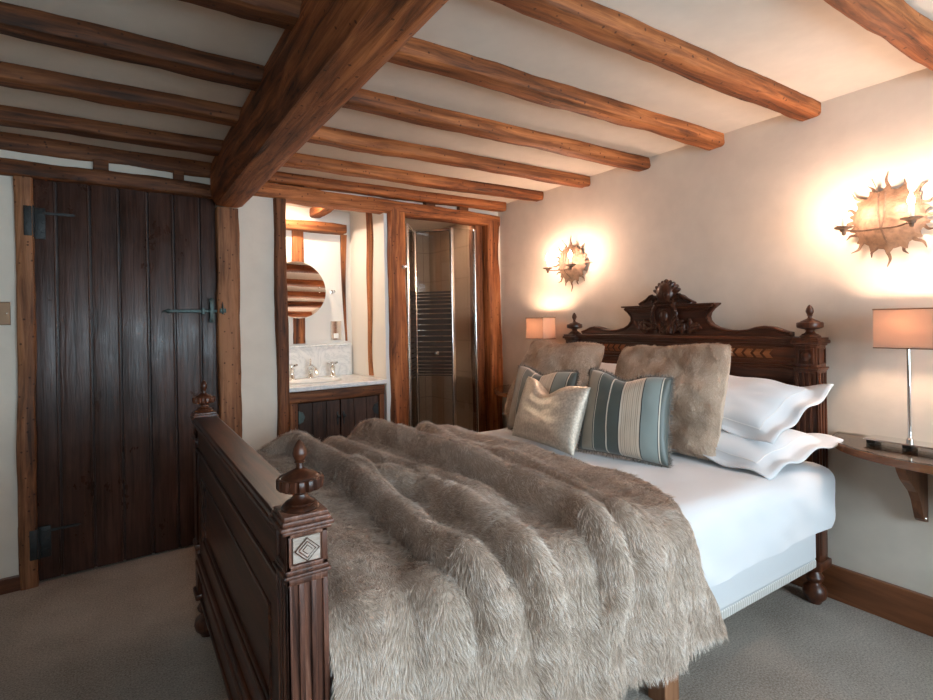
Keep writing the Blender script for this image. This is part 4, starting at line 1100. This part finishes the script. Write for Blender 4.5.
# ------------------------------------------------------------------ wall shelves, lamps
def shelf(cy, label):
    r_ = thing('bedside_shelf', label, 'shelf', (XW, cy, .74), group='half-round bedside shelves')
    pts = [(XW-.37*math.cos(a), cy+.42*math.sin(a)) for a in np.linspace(-PI/2, PI/2, 40)]
    MB().prism(pts, lambda u, v, w_: (u, v, .738+w_*.028)).build('shelf_board', 'shelf_wood', r_)
    pts2 = [(XW-.365*math.cos(a), cy+.415*math.sin(a)) for a in np.linspace(-PI/2, PI/2, 40)]
    MB().prism(pts2, lambda u, v, w_: (u, v, .7665+w_*.005)).build('glass_top', 'table_glass', r_)
    for dy in (.10, -.13):
        pr = [(XW-.004, .737), (XW-.24, .737), (XW-.24, .715), (XW-.225, .69), (XW-.195, .655), (XW-.155, .625), (XW-.115, .595), (XW-.085, .555), (XW-.065, .51), (XW-.05, .475), (XW-.035, .462), (XW-.004, .455)]
        MB().prism(pr, lambda u, v, w_, dy=dy: (u, cy+dy+w_*.032, v)).build('bracket', 'bracket_wood', r_)
        MB().lathe([(.006, 0), (.004, .003)], (XW-.03, cy+dy, .475), 10, M=Matrix.Rotation(PI/2, 4, 'X')).build('screw', 'chrome', r_)
    return r_
shelf(.685, 'half-round wooden bedside shelf with glass top on the right wall')
shelf(3.10, 'half-round wooden bedside shelf hidden behind the far side of the bed')
def lamp(cx, cy, label):
    z0 = .7715; r_ = thing('table_lamp', label, 'lamp', (cx, cy, z0), group='bedside lamps')
    b_ = MB().box(cx-.05, cx+.05, cy-.14, cy+.14, z0+.016, z0+.023, .002).build('base_plate', 'chrome', r_)
    for dy in (-.12, 0, .12):
        MB().box(cx-.035, cx+.035, cy+dy-.015, cy+dy+.015, z0, z0+.017, .003).build('foot', 'black_plastic', r_)
    MB().lathe([(.012, 0), (.012, .012), (.0065, .018), (.0065, .45)], (cx, cy, z0+.022), 20).build('pole', 'chrome', r_)
    s_ = MB(); x0, x1, y0, y1, za, zb = cx-.06, cx+.06, cy-.095, cy+.095, 1.165, 1.322
    for (a, b2, c2, d2) in ((x0, x0+.002, y0, y1), (x1-.002, x1, y0, y1), (x0+.002, x1-.002, y0, y0+.002), (x0+.002, x1-.002, y1-.002, y1)): s_.box(a, b2, c2, d2, za, zb)
    sh_ = s_.build('lamp_shade', 'shade_fabric', r_)
    for z in (za, zb-.004): MB().tube([(x0, y0, z), (x1, y0, z), (x1, y1, z), (x0, y1, z), (x0, y0, z)], .0022, 6).build('shade_rim', 'bronze', sh_)
    MB().tube([(cx, y0, zb-.01), (cx, y1, zb-.01)], .002, 6).build('shade_carrier', 'chrome', r_)
    MB().lathe([(.010, 0), (.010, .03), (.012, .034)], (cx, cy, 1.205), 12).build('lamp_holder', 'white_plastic', r_)
    m_ = MB(); blob(m_, (cx, cy, 1.262), .022, .022, .028); m_.build('bulb', 'lamp_bulb', r_)
    return r_
lamp(2.595, .80, 'chrome table lamp with a lit box shade on the near bedside shelf')
lamp(2.60, 2.985, 'table lamp with a lit box shade showing above the far fur cushion')

# ------------------------------------------------------------------ sunburst sconces
def sconce(cy, cz, label):
    r_ = thing('sun_sconce', label, 'wall light', (XW-.03, cy, cz), group='sunburst wall lights')
    # convex disc with toothed rim, axis towards the room (-x)
    m_ = MB(); n = 96; rings = [0, .25, .5, .75, .9, 1.]; vs = []; fs = []
    for ri, q in enumerate(rings):
        for k in range(n):
            a = 2*PI*k/n; tooth = 1+(.16*max(0, math.cos(a*14))**1.5 if ri == len(rings)-1 else 0)
            rr = max(q, .02)*.125*tooth
            x = XW-.075+.045*q*q+.004*noise.noise(Vector((a*3, q*4, cy)))
            vs.append((x, cy+rr*math.sin(a), cz+rr*math.cos(a)))
    for ri in range(len(rings)-1):
        for k in range(n): fs.append((ri*n+k, ri*n+(k+1) % n, (ri+1)*n+(k+1) % n, (ri+1)*n+k))
    o2 = len(vs)
    vs += [(x+.004, y, z) for x, y, z in vs]
    fs += [tuple(o2+i for i in reversed(f)) for f in fs]
    L_ = (len(rings)-1)*n; fs += [(L_+k, L_+(k+1) % n, o2+L_+(k+1) % n, o2+L_+k) for k in range(n)]
    fs += [tuple(range(n)), tuple(o2+k for k in range(n))]
    m_.add(vs, fs, True); m_.build('sun_disc', 'rusty_gold', r_)
    # wavy rays
    for k in range(16):
        a = 2*PI*k/16; ln = .088 if k % 4 == 0 else (.074 if k % 2 == 0 else .055)
        pts = []; ca, sa = math.cos(a), math.sin(a)
        N_ = 12; vs = []; fs = []
        for i in range(N_+1):
            t_ = i/N_; rr = .112+ln*t_; off = .0045*math.sin(t_*2*PI*1.2)*(1 if k % 2 else -1); w_ = .0085*(1-t_)**.7+.0008
            for sg in (-1, 1):
                q = off+sg*w_
                y = cy+rr*sa+q*ca; z = cz+rr*ca-q*sa; x = XW-.034+.006*math.sin(t_*3)
                vs.append((x, y, z)); vs.append((x+.003, y, z))
        for i in range(N_):
            b_ = i*4; fs += [(b_, b_+4, b_+6, b_+2), (b_+1, b_+3, b_+7, b_+5), (b_, b_+1, b_+5, b_+4), (b_+2, b_+6, b_+7, b_+3)]
        fs += [(0, 2, 3, 1), (N_*4, N_*4+1, N_*4+3, N_*4+2)]
        MB().add(vs, fs).build('sun_ray', 'dark_gold' if k % 2 else 'rusty_gold', r_)
    # forked bracket in the middle and pull wire
    m_ = MB()
    for dy in (-.012, .012): m_.tube([(XW-.09, cy+dy, cz+.10), (XW-.098, cy+dy*.9, cz+.02), (XW-.105, cy+dy*.2, cz-.045)], [.004, .004, .003], 8)
    m_.tube([(XW-.105, cy, cz-.045), (XW-.06, cy, cz-.09), (XW-.03, cy, cz-.11)], .004, 8)
    m_.tube([(XW-.03, cy+.03, cz+.115), (XW-.085, cy+.035, cz+.17)], .0018, 6)
    m_.build('bracket', 'dark_gold', r_)
    m_ = MB(); m_.tube([(XW-.15, cy+.115, cz-.04), (XW-.125, cy+.06, cz-.048), (XW-.105, cy, cz-.045), (XW-.125, cy-.06, cz-.048), (XW-.15, cy-.115, cz-.04)], .004, 8); m_.build('arm', 'dark_gold', r_)
    for sg in (1, -1):
        px_, py_ = XW-.15, cy+sg*.115
        m_ = MB().lathe([(.0005, 0), (.012, .0), (.016, .010), (.034, .016), (.036, .021), (.014, .020), (.012, .024)], (px_, py_, cz-.045), 20)
        m_.lathe([(.001, 0), (.007, .004), (.009, .012), (.005, .02)], (px_, py_, cz-.062), 12)
        m_.build('drip_cup', 'rusty_gold', r_)
        MB().lathe([(.009, 0), (.009, .042), (.006, .046)], (px_, py_, cz-.022), 14).build('candle_sleeve', 'candle', r_)
        MB().lathe([(.004, 0), (.009, .008), (.012, .020), (.009, .032), (.004, .044), (.0006, .054)], (px_, py_, cz+.022), 14).build('flame_bulb', 'flame_bulb', r_)
    return r_
sconce(.893, 1.697, 'gold sunburst wall light with two candle bulbs above the near lamp')
sconce(2.757, 1.700, 'gold sunburst wall light with two candle bulbs in the far corner beyond the headboard')

# ------------------------------------------------------------------ daylight and camera
W = bpy.data.worlds.new('sky'); SC.world = W; W.use_nodes = True
bg = W.node_tree.nodes['Background']; bg.inputs[0].default_value = (.68, .87, 1., 1); bg.inputs[1].default_value = 13.
for i, (a, b_) in enumerate(WX):
    L = bpy.data.lights.new('window_portal', 'AREA'); L.shape = 'RECTANGLE'; L.size = b_-a; L.size_y = WZ1-WZ0
    L.cycles.is_portal = True
    o = bpy.data.objects.new('window_portal', L); COL.objects.link(o); o.location = ((a+b_)/2, YF-.16, (WZ0+WZ1)/2)
    o.rotation_euler = (PI/2, 0, 0)   # faces +y
cam = bpy.data.cameras.new('camera'); co = bpy.data.objects.new('camera', cam); COL.objects.link(co)
f, yaw, roll, cy = 530.7, .57816, -.018307, 321.66
cam.sensor_width = 36; cam.lens = 36*f/933; cam.clip_start = .05
cam.shift_y = -(350-cy)/933
R0 = Vector((math.cos(yaw), -math.sin(yaw), 0)); U0 = Vector((0, 0, 1)); Fd = Vector((math.sin(yaw), math.cos(yaw), 0))
c_, s_ = math.cos(roll), math.sin(roll); Rr = c_*R0+s_*U0; Uu = -s_*R0+c_*U0
co.matrix_world = Matrix(((Rr.x, Uu.x, -Fd.x, 0), (Rr.y, Uu.y, -Fd.y, 0), (Rr.z, Uu.z, -Fd.z, 1.3), (0, 0, 0, 1)))
SC.camera = co
SC.view_settings.view_transform = 'Standard'; SC.view_settings.look = 'None'; SC.view_settings.gamma = 1
SC.view_settings.exposure = .9
SC.cycles.use_denoising = True
SC.cycles.max_bounces = 8; SC.cycles.diffuse_bounces = 5; SC.cycles.transparent_max_bounces = 12
SC.cycles.sample_clamp_indirect = 6
